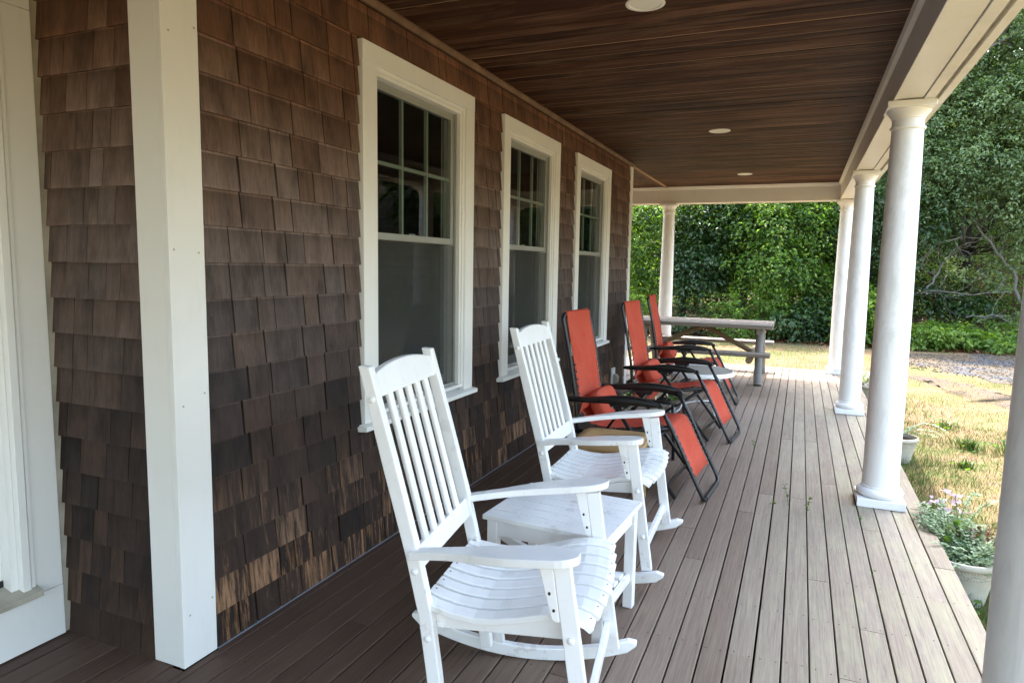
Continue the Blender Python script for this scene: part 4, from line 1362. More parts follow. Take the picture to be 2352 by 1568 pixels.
# ------------------------------------------------------------------ smoked glass table
t = empty('glass_table', (0.925, 5.335, 0), rad(-3), label='low black framed table with a smoked glass top between two reclining chairs', cat='glass table')
mb = MB(); ro = rrect(.235, .215, .07, 8); ri_ = rrect(.215, .195, .055, 8)
n = len(ro)
mb.add([(x, y, .425) for x, y in ro] + [(x, y, .452) for x, y in ro] + [(x, y, .452) for x, y in ri_] + [(x, y, .425) for x, y in ri_],
       [(i + a * n, (i + 1) % n + a * n, (i + 1) % n + ((a + 1) % 4) * n, i + ((a + 1) % 4) * n) for a in range(4) for i in range(n)])
mb.build('rim', M['black'], t, bevel=.003)
MB().prism(rrect(.2145, .1945, .0545, 8), .441, .447, 'z').build('glass_top', M['tableglass'], t)
for sx in (1, -1):
    for sy in (1, -1):
        MB().tube([(sx * .20, sy * .18, .424), (sx * .212, sy * .19, .30), (sx * .225, sy * .205, .004)], .0125, 10).build('leg', M['black'], t, smooth=True)
    MB().tube([(sx * .205, -.185, .40), (sx * .185, -.14, .33), (sx * .185, .14, .33), (sx * .205, .185, .40)], .010, 8).build('brace', M['vinyl'], t, smooth=True)

# ------------------------------------------------------------------ round white table
t = empty('round_table', (1.040, 6.880, 0), label='round white rimmed table with thin wire legs between two reclining chairs', cat='round table')
MB().lathe([(.352, .415), (.366, .417), (.368, .425), (.368, .452), (.365, .458), (.358, .4585), (.356, .4535), (.352, .4535)], 64).build('rim', M['grommet'], t, auto=35)
MB().lathe([(.3515, .448), (.3515, .4536), (.002, .4540)], 64).build('top', M['tabletop'], t, auto=35)
for k in range(4):
    a = rad(45 + 90 * k + 8)
    c, s = math.cos(a), math.sin(a)
    MB().tube([(c * .315, s * .315, .414), (c * .315, s * .315, .25), (c * .315, s * .315, .006)], .0075, 8).build('leg', M['grommet'], t, smooth=True)
for k in range(2):
    a = rad(45 + 8 + 90 * k); c, s = math.cos(a), math.sin(a)
    MB().tube([(c * .31, s * .31, .015), (c * .27, s * .27, .055), (c * .235, s * .235, .12 + .012 * k), (0, 0, .135 + .014 * k), (-c * .235, -s * .235, .12 + .012 * k), (-c * .27, -s * .27, .055), (-c * .31, -s * .31, .015)], .0065, 8).build('cross_brace', M['grommet'], t, smooth=True)

# ------------------------------------------------------------------ log picnic table
t = empty('picnic_table', (0.75, 9.60, 0), rad(0.5), label='grey weathered log picnic table with two benches at the far end of the porch', cat='picnic table')
def log(p, q, r, name, mat, n=12):
    p, q = Vector(p), Vector(q); m = 6
    pts = []; rs = []
    for i in range(m + 1):
        tt = i / m
        pts.append(p.lerp(q, tt) + Vector((random.uniform(-1, 1), random.uniform(-1, 1), random.uniform(-1, 1))) * r * (.06 if 0 < i < m else 0))
        rs.append(r * random.uniform(.94, 1.05))
    MB().tube(pts, rs, n).build(name, mat, t, auto=50)
X0, X1 = -.90, .905
for k in range(5):
    v0 = -.445 + k * .179
    MB().box(X0 + random.uniform(-.006, .006), X1 + random.uniform(-.006, .006), v0 + .002, v0 + .173, .700, .752 + random.uniform(-.002, .002)).build('top_plank', M['plank'], t, bevel=.006)
for sy in (1, -1):
    MB().box(X0 + .02, X1 - .0, sy * .80 - .115, sy * .80 + .115, .392, .436).build('bench_plank', M['plank'], t, bevel=.008)
for sx in (.75, -.75):
    for sy in (1, -1):
        log((sx + .02, sy * .60, .004), (sx, sy * .28, .655), .048, 'leg', M['log'])
    log((sx, -.40, .660), (sx, .40, .660), .038, 'top_bearer', M['log'])
    log((sx - math.copysign(.085, sx), -.90, .350), (sx - math.copysign(.085, sx), .90, .350), .041, 'bench_bearer', M['logwarm'])
    log((sx - math.copysign(.12, sx), 0, .372), (math.copysign(.03, sx), 0 + .04 * math.copysign(1, sx), .672), .034, 'brace', M['logwarm'])

# ------------------------------------------------------------------ leaves, plants
def leaf_arrays(P, D, Nn, size, aspect=.55, fold=.18):
    """diamond leaves: P base points, D axis directions, Nn approximate normals"""
    D = D / (np.linalg.norm(D, axis=1, keepdims=True) + 1e-9)
    S = np.cross(D, Nn); S /= (np.linalg.norm(S, axis=1, keepdims=True) + 1e-9)
    Nn = np.cross(S, D)
    L = size[:, None] if np.ndim(size) else size
    b = P; tip = P + D * L - Nn * L * .12
    l = P + D * L * .45 + S * L * aspect / 2 + Nn * L * fold
    r = P + D * L * .45 - S * L * aspect / 2 + Nn * L * fold
    V = np.stack([b, l, tip, r], 1).reshape(-1, 3)
    n = len(P); i = np.arange(n)[:, None] * 4
    F = np.concatenate([i + np.array([[0, 2, 1]]), i + np.array([[0, 3, 2]])], 1).reshape(-1, 3)
    return V, F
def unit(n):
    v = rng.normal(size=(n, 3)); return v / np.linalg.norm(v, axis=1, keepdims=True)

def oval_leaves(mb, pts, dirs, size, up=(0, 0, 1)):
    for p, d in zip(pts, dirs):
        p, d = Vector(p), Vector(d).normalized()
        s = d.cross(Vector(up) + Vector((random.uniform(-.5, .5), random.uniform(-.5, .5), 0)))
        if s.length < .01: continue
        s.normalize(); L = size * random.uniform(.7, 1.25)
        nrm = s.cross(d)
        mb.add([p, p + d * L * .3 + s * L * .36 + nrm * L * .06, p + d * L * .75 + s * L * .30 + nrm * L * .05, p + d * L, p + d * L * .75 - s * L * .30 + nrm * L * .05, p + d * L * .3 - s * L * .36 + nrm * L * .06], [(0, 1, 2, 3), (0, 3, 4, 5)])

def trailing(mb, stems, base, dirs, n_leaves, size, droop=1.0):
    """stem from base along an arc with pairs of oval leaves"""
    for b, d, L in zip(base, dirs, n_leaves):
        p = Vector(b); v = Vector(d).normalized()
        pts = [p.copy()]
        st = .020
        for i in range(L):
            v = (v + Vector((random.uniform(-.14, .14), random.uniform(-.14, .14), -.055 * droop + random.uniform(-.05, .05)))).normalized()
            p = p + v * st
            pts.append(p.copy())
            s = v.cross(Vector((0, 0, 1)));
            if s.length < .05: s = Vector((1, 0, 0))
            s.normalize()
            for sg in (1, -1):
                oval_leaves(mb, [p], [(v * .5 + s * sg * .9 + Vector((0, 0, random.uniform(-.1, .5))))], size)
        stems.tube(pts[::2] + ([pts[-1]] if len(pts) % 2 == 0 else []), .0016, 4)

def pot(x, y, z0, h, r, label, beads=True):
    e = empty('flower_pot', (x, y, z0), label=label, cat='flower pot', group='cream pots beside the porch')
    k = h / .225; rr = r / .155
    pf = [(.098 * rr, 0), (.104 * rr, .004 * k), (.135 * rr, .145 * k), (.1365 * rr, .150 * k), (.141 * rr, .178 * k), (.1430 * rr, .186 * k), (.1440 * rr, .190 * k), (.151 * rr, .193 * k), (.157 * rr, .202 * k), (.157 * rr, .217 * k), (.153 * rr, .225 * k), (.142 * rr, .225 * k), (.137 * rr, .215 * k), (.130 * rr, .16 * k)]
    MB().lathe(pf, 56, caps=False).build('bowl', M['cream'], e, auto=35)
    MB().lathe([(.1325 * rr, .196 * k), (.06 * rr, .203 * k), (.002, .205 * k)], 32, caps=False).build('soil', M['potsoil'], e, smooth=True)
    mb = MB()
    for row, zz in ((.1375, .152), (.1432, .1835)):
        nb = 64
        for i in range(nb):
            a = 2 * math.pi * i / nb
            mb.ball((row * rr * math.cos(a), row * rr * math.sin(a), zz * k), .0042 * rr, 6, 4)
    nb = 26
    for i in range(nb):                                   # scrolls between the bead rows
        a0 = 2 * math.pi * i / nb
        pts = []
        for j in range(9):
            tt = j / 8; a = a0 + (tt - .5) * 2 * math.pi / nb * 1.1
            zz = .168 + .0085 * math.sin(tt * 2 * math.pi * (1 if i % 2 else -1))
            rad_ = (.1365 + (.1425 - .1365) * (zz - .150) / .036) * rr + .001
            pts.append((rad_ * math.cos(a), rad_ * math.sin(a), zz * k))
        mb.tube(pts, .0024, 4)
    o = mb.build('relief_band', M['cream'], e, smooth=True); o['kind'] = 'stuff'
    return e

GP = float(gh(2.85, 4.3))
P1 = (2.855, 4.215)
pot(P1[0], P1[1], GP - .005, .252, .162, 'cream pot with a bead and scroll band holding the silver leaved plant')
zr = GP + .237
pl_ = empty('potted_plant', (P1[0], P1[1], zr), label='silver leaved trailing plant with pink flowers spilling toward the column', cat='potted plant')
lf = MB(); stm = MB()
base = []; dirs = []; nl_ = []
for i in range(340):
    a = random.uniform(0, 2 * math.pi); r_ = random.uniform(.0, .13)
    b = (r_ * math.cos(a), r_ * math.sin(a), -.01)
    if i < 240: aim = rad(random.gauss(101, 15)); L = random.randint(10, 40)          # most stems run back along the deck edge
    else: aim = rad(random.uniform(-60, 240)); L = random.randint(5, 13)
    base.append(b); dirs.append((math.cos(aim), math.sin(aim), random.uniform(.15, 1.0))); nl_.append(L)
trailing(lf, stm, base, dirs, nl_, .0185, .95)
zmin = GP + .012 - zr
for q in (lf, stm): q.v = [(x, y, max(z, zmin + .02 * random.random())) for x, y, z in q.v]
q = []
for (x, y, z) in lf.v:
    q.append((max(x, 2.655 + .02 * math.sin(40 * y) - P1[0]) if z + zr < .16 else x, y, z))
lf.v = q
lf.build('foliage', M['leaf_silver'], pl_)
stm.v = [(max(x, 2.668 - P1[0]), y, z) for x, y, z in stm.v]
o = stm.build('stems', M['leaf_shrub'], pl_); o['kind'] = 'stuff'
gl = MB()
for i in range(48):
    a = random.uniform(0, 6.28); r_ = random.uniform(0, .2)
    p = (-.03 + r_ * math.cos(a) * .7, .12 + r_ * math.sin(a), random.uniform(.0, .17))
    oval_leaves(gl, [p], [(random.uniform(-1, 1), random.uniform(-1, 1), random.uniform(-.3, .6))], .052)
gl.build('broad_leaves', M['leaf_shrub'], pl_)
fl = MB()
def blossom(c, n, spread, size, mb):
    for i in range(n):
        p = Vector(c) + Vector((random.gauss(0, spread), random.gauss(0, spread), random.gauss(0, spread * .6)))
        ax = Vector((random.uniform(-.5, .5), random.uniform(-.9, .1), random.uniform(.2, 1))).normalized()
        s = ax.orthogonal().normalized(); t2 = ax.cross(s)
        for k in range(5):
            a = 2 * math.pi * k / 5
            d = (s * math.cos(a) + t2 * math.sin(a))
            oval_leaves(mb, [p], [d + ax * .25], size, up=ax)
for c in ((-.02, .50, .21), (.03, .47, .20), (-.06, .42, .17), (-.09, .44, .15), (-.04, .30, .15), (.015, .30, .16), (.03, .42, .17)):
    blossom(c, 7, .018, .0125, fl)
    stm2 = MB().tube([(c[0] * .4, c[1] * .6, -.02), (c[0] * .8, c[1] * .9, c[2] * .5), c], .002, 4)
    stm2.build('flower_stem', M['leaf_shrub'], pl_)
fl.build('blossom', M['petal'], pl_)
for c in ((.10, .14, .10), (.13, .12, .12), (.05, .10, .085), (.15, .06, .08), (.01, .14, .07)):
    br_ = MB()
    for i in range(34):
        p = Vector(c) + Vector((random.gauss(0, .025), random.gauss(0, .025), random.gauss(0, .022)))
        oval_leaves(br_, [p], [(random.uniform(-1, 1), random.uniform(-1, 1), random.uniform(-.4, 1))], .017)
    o = br_.build('withered_head', M['leaf_brown'], pl_); o['kind'] = 'stuff'

G2 = float(gh(2.9, 7.1))
pot(2.865, 7.12, G2 - .005, .24, .175, 'cream pot half hidden behind the nearer full column')
pl_ = empty('potted_plant', (2.865, 7.12, G2 + .22), label='sparse silver plant with one long arching spray beside the nearer column', cat='potted plant')
lf = MB(); stm = MB()
trailing(lf, stm, [(.02, 0, 0), (.0, .02, 0), (-.03, 0, 0), (.03, .02, 0), (0, 0, 0)], [(.8, .2, .75), (.9, .1, .6), (-.3, .9, .5), (.6, .8, .7), (.85, -.1, .7)], [26, 16, 12, 12, 22], .024, 1.0)
lf.build('foliage', M['leaf_silver'], pl_); o = stm.build('stems', M['leaf_shrub'], pl_); o['kind'] = 'stuff'

G3 = float(gh(2.9, 10))
pot(2.875, 10.02, G3 - .005, .27, .215, 'cream pot of pale flowers behind the middle column')
pl_ = empty('potted_plant', (2.875, 10.02, G3 + .26), label='pale pink and white flowers with yellowing leaves in the far pot', cat='potted plant')
fl = MB()
for i in range(26):
    a = random.uniform(0, 6.28); r_ = random.uniform(0, .17)
    blossom((r_ * math.cos(a), r_ * math.sin(a), random.uniform(.02, .17) * (1.1 - r_ * 3)), 5, .02, .022, fl)
fl.build('blossom', M['petal_white'], pl_)
gl = MB()
for i in range(260):
    a = random.uniform(0, 6.28); r_ = random.uniform(0, .2)
    oval_leaves(gl, [(r_ * math.cos(a), r_ * math.sin(a), random.uniform(-.01, .12))], [(random.uniform(-1, 1), random.uniform(-1, 1), random.uniform(-.2, 1))], .035)
gl.build('foliage', M['leaf_shrub'], pl_)
pl_ = empty('flowering_plant', (2.86, 7.95, GZ), label='low plant with red and white petals at the foot of the middle column', cat='plant')
fl = MB(); gl = MB(); wl = MB()
for i in range(150):
    a = random.uniform(0, 6.28); r_ = random.uniform(0, .16)
    oval_leaves(gl, [(r_ * math.cos(a), r_ * math.sin(a), random.uniform(.05, .36))], [(random.uniform(-1, 1), random.uniform(-1, 1), random.uniform(-.2, 1))], .045)
for i in range(6): blossom((random.uniform(-.1, .1), random.uniform(-.1, .1), random.uniform(.30, .40)), 4, .02, .02, fl)
for i in range(3): blossom((random.uniform(-.1, .1), random.uniform(-.1, .1), random.uniform(.30, .40)), 4, .02, .02, wl)
gl.build('foliage', M['leaf_shrub'], pl_); fl.build('blossom', M['petal_red'], pl_); wl.build('blossom', M['petal_white'], pl_)

# seedlings growing between the boards
def seedling(x, y, h, n, label, lean=(0, 0)):
    e = empty('seedling', (x, y, 0), label=label, cat='weed', group='weeds between the porch boards')
    mb = MB(); st = MB()
    top = Vector((lean[0], lean[1], h))
    st.tube([(0, 0, -.03), top * .5 + Vector((0, 0, .01)), top], .0016, 5)
    for i in range(n):
        tt = (i + 1) / n
        p = top * tt + Vector((0, 0, .004))
        a = random.uniform(0, 6.28)
        for sg in (0, math.pi):
            oval_leaves(mb, [p], [(math.cos(a + sg), math.sin(a + sg), random.uniform(.1, .6))], .019 + .005 * random.random())
    mb.build('leaves', M['leaf_shrub'], e); st.build('stem', M['leaf_shrub'], e)
xg = lambda x: 1.683 + PITCHB * round((x - 1.683) / PITCHB)
seedling(xg(2.06), 4.33, .085, 5, 'leafy weed between the boards, bushiest of them, out in front of the column', (.012, -.01))
seedling(xg(1.97), 4.42, .10, 5, 'thin leaning weed beside the bushier one on the open boards', (-.035, .09))
seedling(xg(2.36), 4.30, .035, 2, 'tiny weed sprouting at the near edge of the column plinth')
seedling(xg(1.87), 4.36, .03, 2, 'tiny weed to the house side of the leaning weed')
seedling(xg(1.67), 5.75, .05, 3, 'little weed on the open boards level with the second reclining chair')
seedling(xg(2.36), 3.55, .02, 1, 'tiny sprout in the board gap nearest the viewer')

# ------------------------------------------------------------------ lawn grass
def patchy(x, y):
    v = np.sin(1.9 * x + .7 * y + 1.0) + np.sin(-1.1 * x + 1.63 * y + 2.2) + .8 * np.sin(3.7 * x - 2.3 * y) + .7 * np.sin(5.3 * x + 4.1 * y + .6) + .6 * np.sin(9.1 * y - 6.3 * x)
    return v / 4.1
def blades(P, h, tint, wd=.0045):
    n = len(P)
    a = rng.uniform(0, 2 * np.pi, n); s = np.stack([np.cos(a), np.sin(a), np.zeros(n)], 1)
    b = rng.uniform(0, 2 * np.pi, n); ln = rng.uniform(.15, 1.15, n)
    lean = np.stack([np.cos(b) * ln, np.sin(b) * ln, np.ones(n)], 1)
    lean /= np.linalg.norm(lean, axis=1, keepdims=True)
    w_ = (wd * rng.uniform(.6, 1.4, n))[:, None]; h = h[:, None]
    mid = P + lean * h * .55 + np.array([0, 0, .12]) * h
    tip = P + lean * h * 1.05 - np.array([0, 0, .10]) * h * ln[:, None]
    V = np.stack([P - s * w_ / 2, P + s * w_ / 2, mid + s * w_ * .4, mid - s * w_ * .4, tip], 1).reshape(-1, 3)
    i = np.arange(n)[:, None] * 5
    F = np.concatenate([i + np.array([[0, 1, 2]]), i + np.array([[0, 2, 3]]), i + np.array([[3, 2, 4]])], 1).reshape(-1, 3)
    return V, F, np.repeat(tint, 5)
def sample(x0, x1, y0, y1, n):
    return rng.uniform(x0, x1, n), rng.uniform(y0, y1, n)
GX, GY = [], []
for x0, x1, y0, y1, dens in ((2.68, 4.4, 2.9, 5.6, 5200), (2.68, 5.2, 5.6, 9.0, 3400), (2.68, 7.0, 9.0, 13.0, 1300), (2.68, 9.0, 13.0, 18.4, 480), (-5.5, 2.68, 11.0, 14.5, 900), (-7, 2.68, 14.5, 18.4, 600)):
    x, y = sample(x0, x1, y0, y1, int(dens * (x1 - x0) * (y1 - y0)))
    GX.append(x); GY.append(y)
x = np.concatenate(GX); y = np.concatenate(GY)
pn = patchy(x, y)
drive = (y > 13.2 + (5.2 - x) * .55) & (y < 17.3) & (x > 3.7)
track = (np.abs((y - 13.5) + (x - 3.5) * 1.75 - .1) < .75) & (x > 3.2)
keep = (rng.random(len(x)) < np.where(drive, .24, np.where(track, .45, np.clip(.80 + pn * .5, .15, 1.0))))
x, y, pn = x[keep], y[keep], pn[keep]
near_deck = np.clip(1.25 - (x - 2.68) / .75, 0, 1) * (y < 11)
far_green = np.clip((y - 10.5) / 2.5, 0, 1) * (x < 3.2)
gprob = np.clip(.20 + .55 * np.clip(pn + .1, 0, 1) + .62 * near_deck + .22 * far_green, 0, .9)
green = rng.random(len(x)) < gprob
tint = np.where(green, rng.uniform(-.2, .30, len(x)), rng.uniform(.40, 1.1, len(x)))
h = np.where(green, rng.uniform(.025, .07, len(x)), rng.uniform(.014, .045, len(x))) * (1 + .8 * near_deck * green)
P = np.stack([x, y, gh(x, y) - .004], 1)
far = np.clip((y - 6) / 6, 0, 1)
V, F, T = blades(P, h, tint, .0034)
go = link('grass', np_mesh('grass', V, F, M['grass'], attr=T)); tag(go, kind='stuff', label='short dry grass with green tufts over the lawn')

def tuft(x, y, n, hh, spread, label, mat='grass', name='weed_tuft'):
    z = float(gh(x, y)); e = empty(name, (x, y, z), label=label, cat='weed', group='green weeds in the lawn')
    a = rng.uniform(0, 6.283, n); r_ = np.abs(rng.normal(0, spread * .45, n))
    P = np.stack([r_ * np.cos(a), r_ * np.sin(a), np.zeros(n)], 1)
    V, F, T = blades(P, rng.uniform(hh * .5, hh, n), rng.uniform(0, .3, n), .009)
    o = link('blades', np_mesh('blades', V, F, M['grass'], attr=T), e); o['kind'] = 'stuff'
    mb = MB()
    for i in range(n // 5):
        a = random.uniform(0, 6.28); q = random.uniform(0, spread)
        oval_leaves(mb, [(q * math.cos(a), q * math.sin(a), random.uniform(.01, hh * .6))], [(math.cos(a), math.sin(a), random.uniform(.0, .8))], .045)
    mb.build('leaves', M['leaf_shrub'], e)
tuft(3.62, 7.95, 130, .15, .16, 'left one of two leafy crabgrass tufts side by side on the dry lawn')
tuft(3.95, 7.9, 150, .17, .20, 'right one of two leafy crabgrass tufts side by side on the dry lawn')
tuft(3.42, 7.15, 80, .10, .12, 'small leafy tuft below the pair of crabgrass tufts')
tuft(3.55, 8.9, 110, .10, .25, 'spreading low green tuft above the pair of crabgrass tufts')
tuft(2.83, 3.72, 160, .13, .15, 'bright leafy weed growing between the deck edge and the near pot')
tuft(2.80, 4.02, 90, .12, .08, 'thin weed against the side of the near pot')

# ------------------------------------------------------------------ foliage builder
def foliage(lobes, n_sprays, lps, leaf, spray_len=.5, droop=.45, hollow=.5, updown=.7, zmin=None, tvar=.25):
    vol = np.array([(l[3] * l[4] + l[4] * l[5] + l[3] * l[5]) for l in lobes]); pr_ = vol / vol.sum()
    k = rng.choice(len(lobes), n_sprays, p=pr_)
    Lb = np.array(lobes, float)[k]
    d = unit(n_sprays); rr = rng.uniform(hollow ** 3, 1, n_sprays) ** (1 / 3)
    O = Lb[:, :3] + d * Lb[:, 3:6] * rr[:, None]
    out = d * .8 + rng.normal(0, .45, (n_sprays, 3)); out[:, 2] *= .55
    out /= np.linalg.norm(out, axis=1, keepdims=True)
    lobe_t = rng.uniform(0, 1, len(lobes))[k]
    tint = np.clip(.5 + (lobe_t - .5) * .5 + rng.normal(0, tvar, n_sprays), 0, 1)
    side = np.cross(out, [0, 0, 1.0]); side /= np.linalg.norm(side, axis=1, keepdims=True) + 1e-6
    Ls = spray_len * rng.uniform(.6, 1.4, n_sprays)
    Ps, Ds, Ns, Ts = [], [], [], []
    for j in range(lps):
        t = (j + rng.random(n_sprays)) / lps
        sg = np.where(rng.random(n_sprays) < .5, 1, -1)
        p = O + out * (Ls * t)[:, None] - np.array([0, 0, 1.0]) * (droop * Ls * t * t)[:, None] + side * (sg * rng.uniform(0, .12, n_sprays) * spray_len * 1.6)[:, None] + rng.normal(0, .035 * spray_len / .5, (n_sprays, 3))
        ax = out * .6 + side * sg[:, None] * .75 + rng.normal(0, .35, (n_sprays, 3)) - np.array([0, 0, .45])
        nn = np.array([0, 0, updown]) + d * .45 + rng.normal(0, .42, (n_sprays, 3))
        Ps.append(p); Ds.append(ax); Ns.append(nn); Ts.append(np.clip(tint + rng.normal(0, .08, n_sprays), 0, 1))
    Pn = np.concatenate(Ps); Dn = np.concatenate(Ds); Nn = np.concatenate(Ns); Tn = np.concatenate(Ts)
    if zmin is not None:
        kk = Pn[:, 2] > zmin + .02; Pn, Dn, Nn, Tn = Pn[kk], Dn[kk], Nn[kk], Tn[kk]
    V, F = leaf_arrays(Pn, Dn, Nn, leaf * rng.uniform(.6, 1.25, len(Pn)))
    return V, F, np.repeat(Tn, 4), O, out, Ls

def wobble(p, q, n, amp):
    p, q = Vector(p), Vector(q)
    return [p.lerp(q, i / n) + (Vector((random.gauss(0, amp), random.gauss(0, amp), random.gauss(0, amp * .6))) if 0 < i < n else Vector((0, 0, 0))) for i in range(n + 1)]

def tree(name, label, x, y, lobes, mat, n_sprays, lps, leaf, tr=.16, top=5.0, group=None, lean=(0, 0), bark='bark', sl_=.5, droop=.45, hollow=.5, tvar=.25, limbs=True):
    z = float(gh(x, y)) - .05
    e = empty(name, (x, y, z), label=label, cat='tree', group=group)
    lob = [(a, b, c - z, r1, r2, r3) for a, b, c, r1, r2, r3 in lobes]
    n = 9; pts = []; rs = []
    for i in range(n + 1):
        t_ = i / n
        pts.append((lean[0] * t_ + random.gauss(0, .03) * (i > 0), lean[1] * t_ + random.gauss(0, .03) * (i > 0), top * t_)); rs.append(tr * (1.25 if i == 0 else 1 - .72 * t_))
    tk = MB().tube(pts, rs, 10).build('trunk', M[bark], e, smooth=True)
    if limbs:
        for l in lob:
            t_ = min(max((l[2] - .9) / top, .18), .92)
            i = int(t_ * n)
            p0 = Vector(pts[i])
            pp = wobble(p0, (l[0], l[1], l[2]), 5, .06)
            MB().tube(pp, [tr * .42 * (1 - .8 * k / 5) + .006 for k in range(6)], 7).build('limb', M[bark], e, smooth=True)
    V, F, T, O, D, Ls = foliage(lob, n_sprays, lps, leaf, sl_, droop, hollow, zmin=0.0, tvar=tvar)
    link('crown', np_mesh('crown', V, F, M[mat], attr=T), e)
    # twigs that carry the sprays
    m = min(len(O), 420); ii = rng.choice(len(O), m, replace=False)
    S = unit(m) * .006; A = O[ii] - D[ii] * .15; B = O[ii] + D[ii] * Ls[ii][:, None] * .9 - np.array([0, 0, 1]) * (droop * Ls[ii] * .7)[:, None]
    V2 = np.stack([A - S, A + S, B], 1).reshape(-1, 3); F2 = np.arange(m * 3).reshape(-1, 3)
    o = link('twigs', np_mesh('twigs', V2, F2, M[bark]), e); o['kind'] = 'stuff'
    return e

def column_lobes(x0, x1, z0, z1, n, r, dy=.5):
    return [(random.uniform(x0, x1), random.uniform(-dy, dy), random.uniform(z0, z1), r * random.uniform(.75, 1.2), r * random.uniform(.6, .9), r * random.uniform(.7, 1.15)) for _ in range(n)]
BG = 'trees along the edge of the woods'
def lob_at(x, y, spec): return spec
back = [
    (-5.4, 19.9, 'leafy tree at the wood edge hidden mostly by the house wall', 'leaf_bright'),
    (-3.0, 19.7, 'leafy tree with hanging sprays just right of the far wall corner', 'leaf_bright'),
    (-1.2, 20.2, 'dense vine draped tree behind the picnic table and its column', 'leaf_dark'),
    (0.55, 19.6, 'broad bright leaved tree at the middle of the gap beyond the picnic table', 'leaf_bright'),
    (2.2, 20.0, 'overhanging leafy tree beside the far corner column', 'leaf_bright'),
    (3.6, 20.6, 'dark leafy tree seen in the slot between the two farther columns', 'leaf_dark'),
]
spec = {1: ('mix', 1300), 2: ('low', 1400), 3: ('high', 1200), 4: ('mix', 1350), 0: ('mix', 900), 5: ('low', 1200)}
for i, (x, y, lb, mt) in enumerate(back):
    mode, ns_ = spec[i]
    lobes = []
    for k in range(9):
        zc_ = random.uniform(2.3, 5.4) if (mode == 'high' or k % 3 == 0) else random.uniform(.6, 3.6)
        lobes.append((random.uniform(-1.2, 1.2), random.uniform(-1.4, .3), zc_, random.uniform(.65, 1.05), random.uniform(.5, .85), random.uniform(.55, .95)))
    tree('leafy_tree', lb, x, y, lobes, mt, int(ns_ * .8), 14, .112, tr=.12, top=5.0, group=BG, lean=(random.uniform(-.3, .3), 0), sl_=.5, droop=.6, tvar=.34)

# right hand oaks over the slope
tree('oak_tree', 'big grey green oak with a dark trunk and bare lower branches on the slope', 5.85, 21.2,
     [(-1.0, -1.5, 3.9, .9, .8, .55), (-.1, -1.7, 4.3, .95, .8, .6), (.9, -1.4, 3.8, .9, .8, .6), (-.6, -1.3, 5.3, 1.1, .9, .7), (.6, -1.4, 5.6, 1.1, .9, .7), (-1.3, -.9, 6.3, 1.0, .9, .7), (0, -1.0, 6.9, 1.2, 1.0, .8),
      (1.3, -.9, 7.0, 1.1, .9, .8), (-.8, -.6, 8.0, 1.2, 1.0, .9), (.6, -.6, 8.4, 1.3, 1.0, 1.0), (1.9, -1.0, 5.0, 1.0, .8, .8), (-1.5, -1.4, 4.9, .7, .7, .5), (1.7, -1.2, 3.0, .7, .6, .5), (0, 0, 9.5, 1.5, 1.2, 1.0), (.5, -1.7, 3.2, .8, .6, .4), (1.2, -1.5, 2.3, .6, .5, .4), (-.9, -1.8, 3.2, .6, .5, .35), (.2, -.9, 1.5, .7, .5, .4)],
     'leaf_oak', 3900, 16, .088, tr=.15, top=8.6, group=BG, sl_=.5, droop=.3, tvar=.28)
tree('oak_tree', 'smaller oak leaning behind the nearer full column', 4.15, 20.9,
     [(-.3, -1.2, 3.4, .8, .7, .6), (.4, -1.3, 4.1, .8, .7, .6), (-.5, -1.0, 5.0, .9, .8, .7), (.4, -.9, 5.9, 1.0, .8, .8), (-.4, -.6, 6.9, 1.0, .9, .8), (.3, -.4, 8.0, 1.1, .9, .9), (.1, -1.2, 2.4, .6, .6, .45)],
     'leaf_oak', 1900, 15, .086, tr=.15, top=7.5, group=BG, lean=(.3, 0), sl_=.48, droop=.35)
tree('oak_tree', 'oak at the right of the slope reaching over the drive', 7.9, 20.4,
     [(-.9, -1.0, 3.6, .9, .8, .6), (.2, -1.0, 4.4, 1.1, .9, .8), (-.8, -.8, 5.6, 1.1, .9, .8), (.6, -.6, 6.4, 1.2, 1.0, .9), (-.4, -.4, 7.8, 1.3, 1.1, 1.0), (.8, 0, 8.8, 1.3, 1.1, 1.0)],
     'leaf_oak', 1600, 14, .09, tr=.2, top=7.5, group=BG, sl_=.5, droop=.35)
# deeper wood behind the edge
thick = [(-5.6, 23.6, 'young sunlit tree filling the left end of the thicket behind'), (-3.4, 24.2, 'pale sunlit young tree seen through gaps left of the far column'), (-1.3, 23.5, 'glowing yellow green young tree seen through gaps above the picnic table'),
         (0.8, 24.1, 'sunlit young tree in the middle of the thicket behind the big leafy tree'), (2.7, 23.6, 'sunlit young tree behind the far corner column'), (4.2, 24.3, 'young tree glimpsed in the slot behind the middle columns')]
for x, y, lb in thick:
    lobes = [(random.uniform(-1.2, 1.2), random.uniform(-.7, .7), random.uniform(.5, 4.6), random.uniform(.8, 1.2), random.uniform(.6, .9), random.uniform(.7, 1.1)) for _ in range(9)]
    tree('young_tree', lb, x, y, lobes, 'leaf_shrub' if -1.5 < x < 2 else 'leaf_bright', 520, 13, .13, tr=.07, top=3.8, group='sunlit young trees in the thicket', sl_=.6, limbs=False)
deep = [(-10, 28.5), (-6.5, 32), (-3.6, 33.0), (-1.0, 32.0), (1.8, 33), (3.8, 31.0), (5.0, 26.5), (7.0, 28.5), (9.2, 26.0), (11.4, 24.5), (-13.5, 30.0), (14.0, 28.0)]
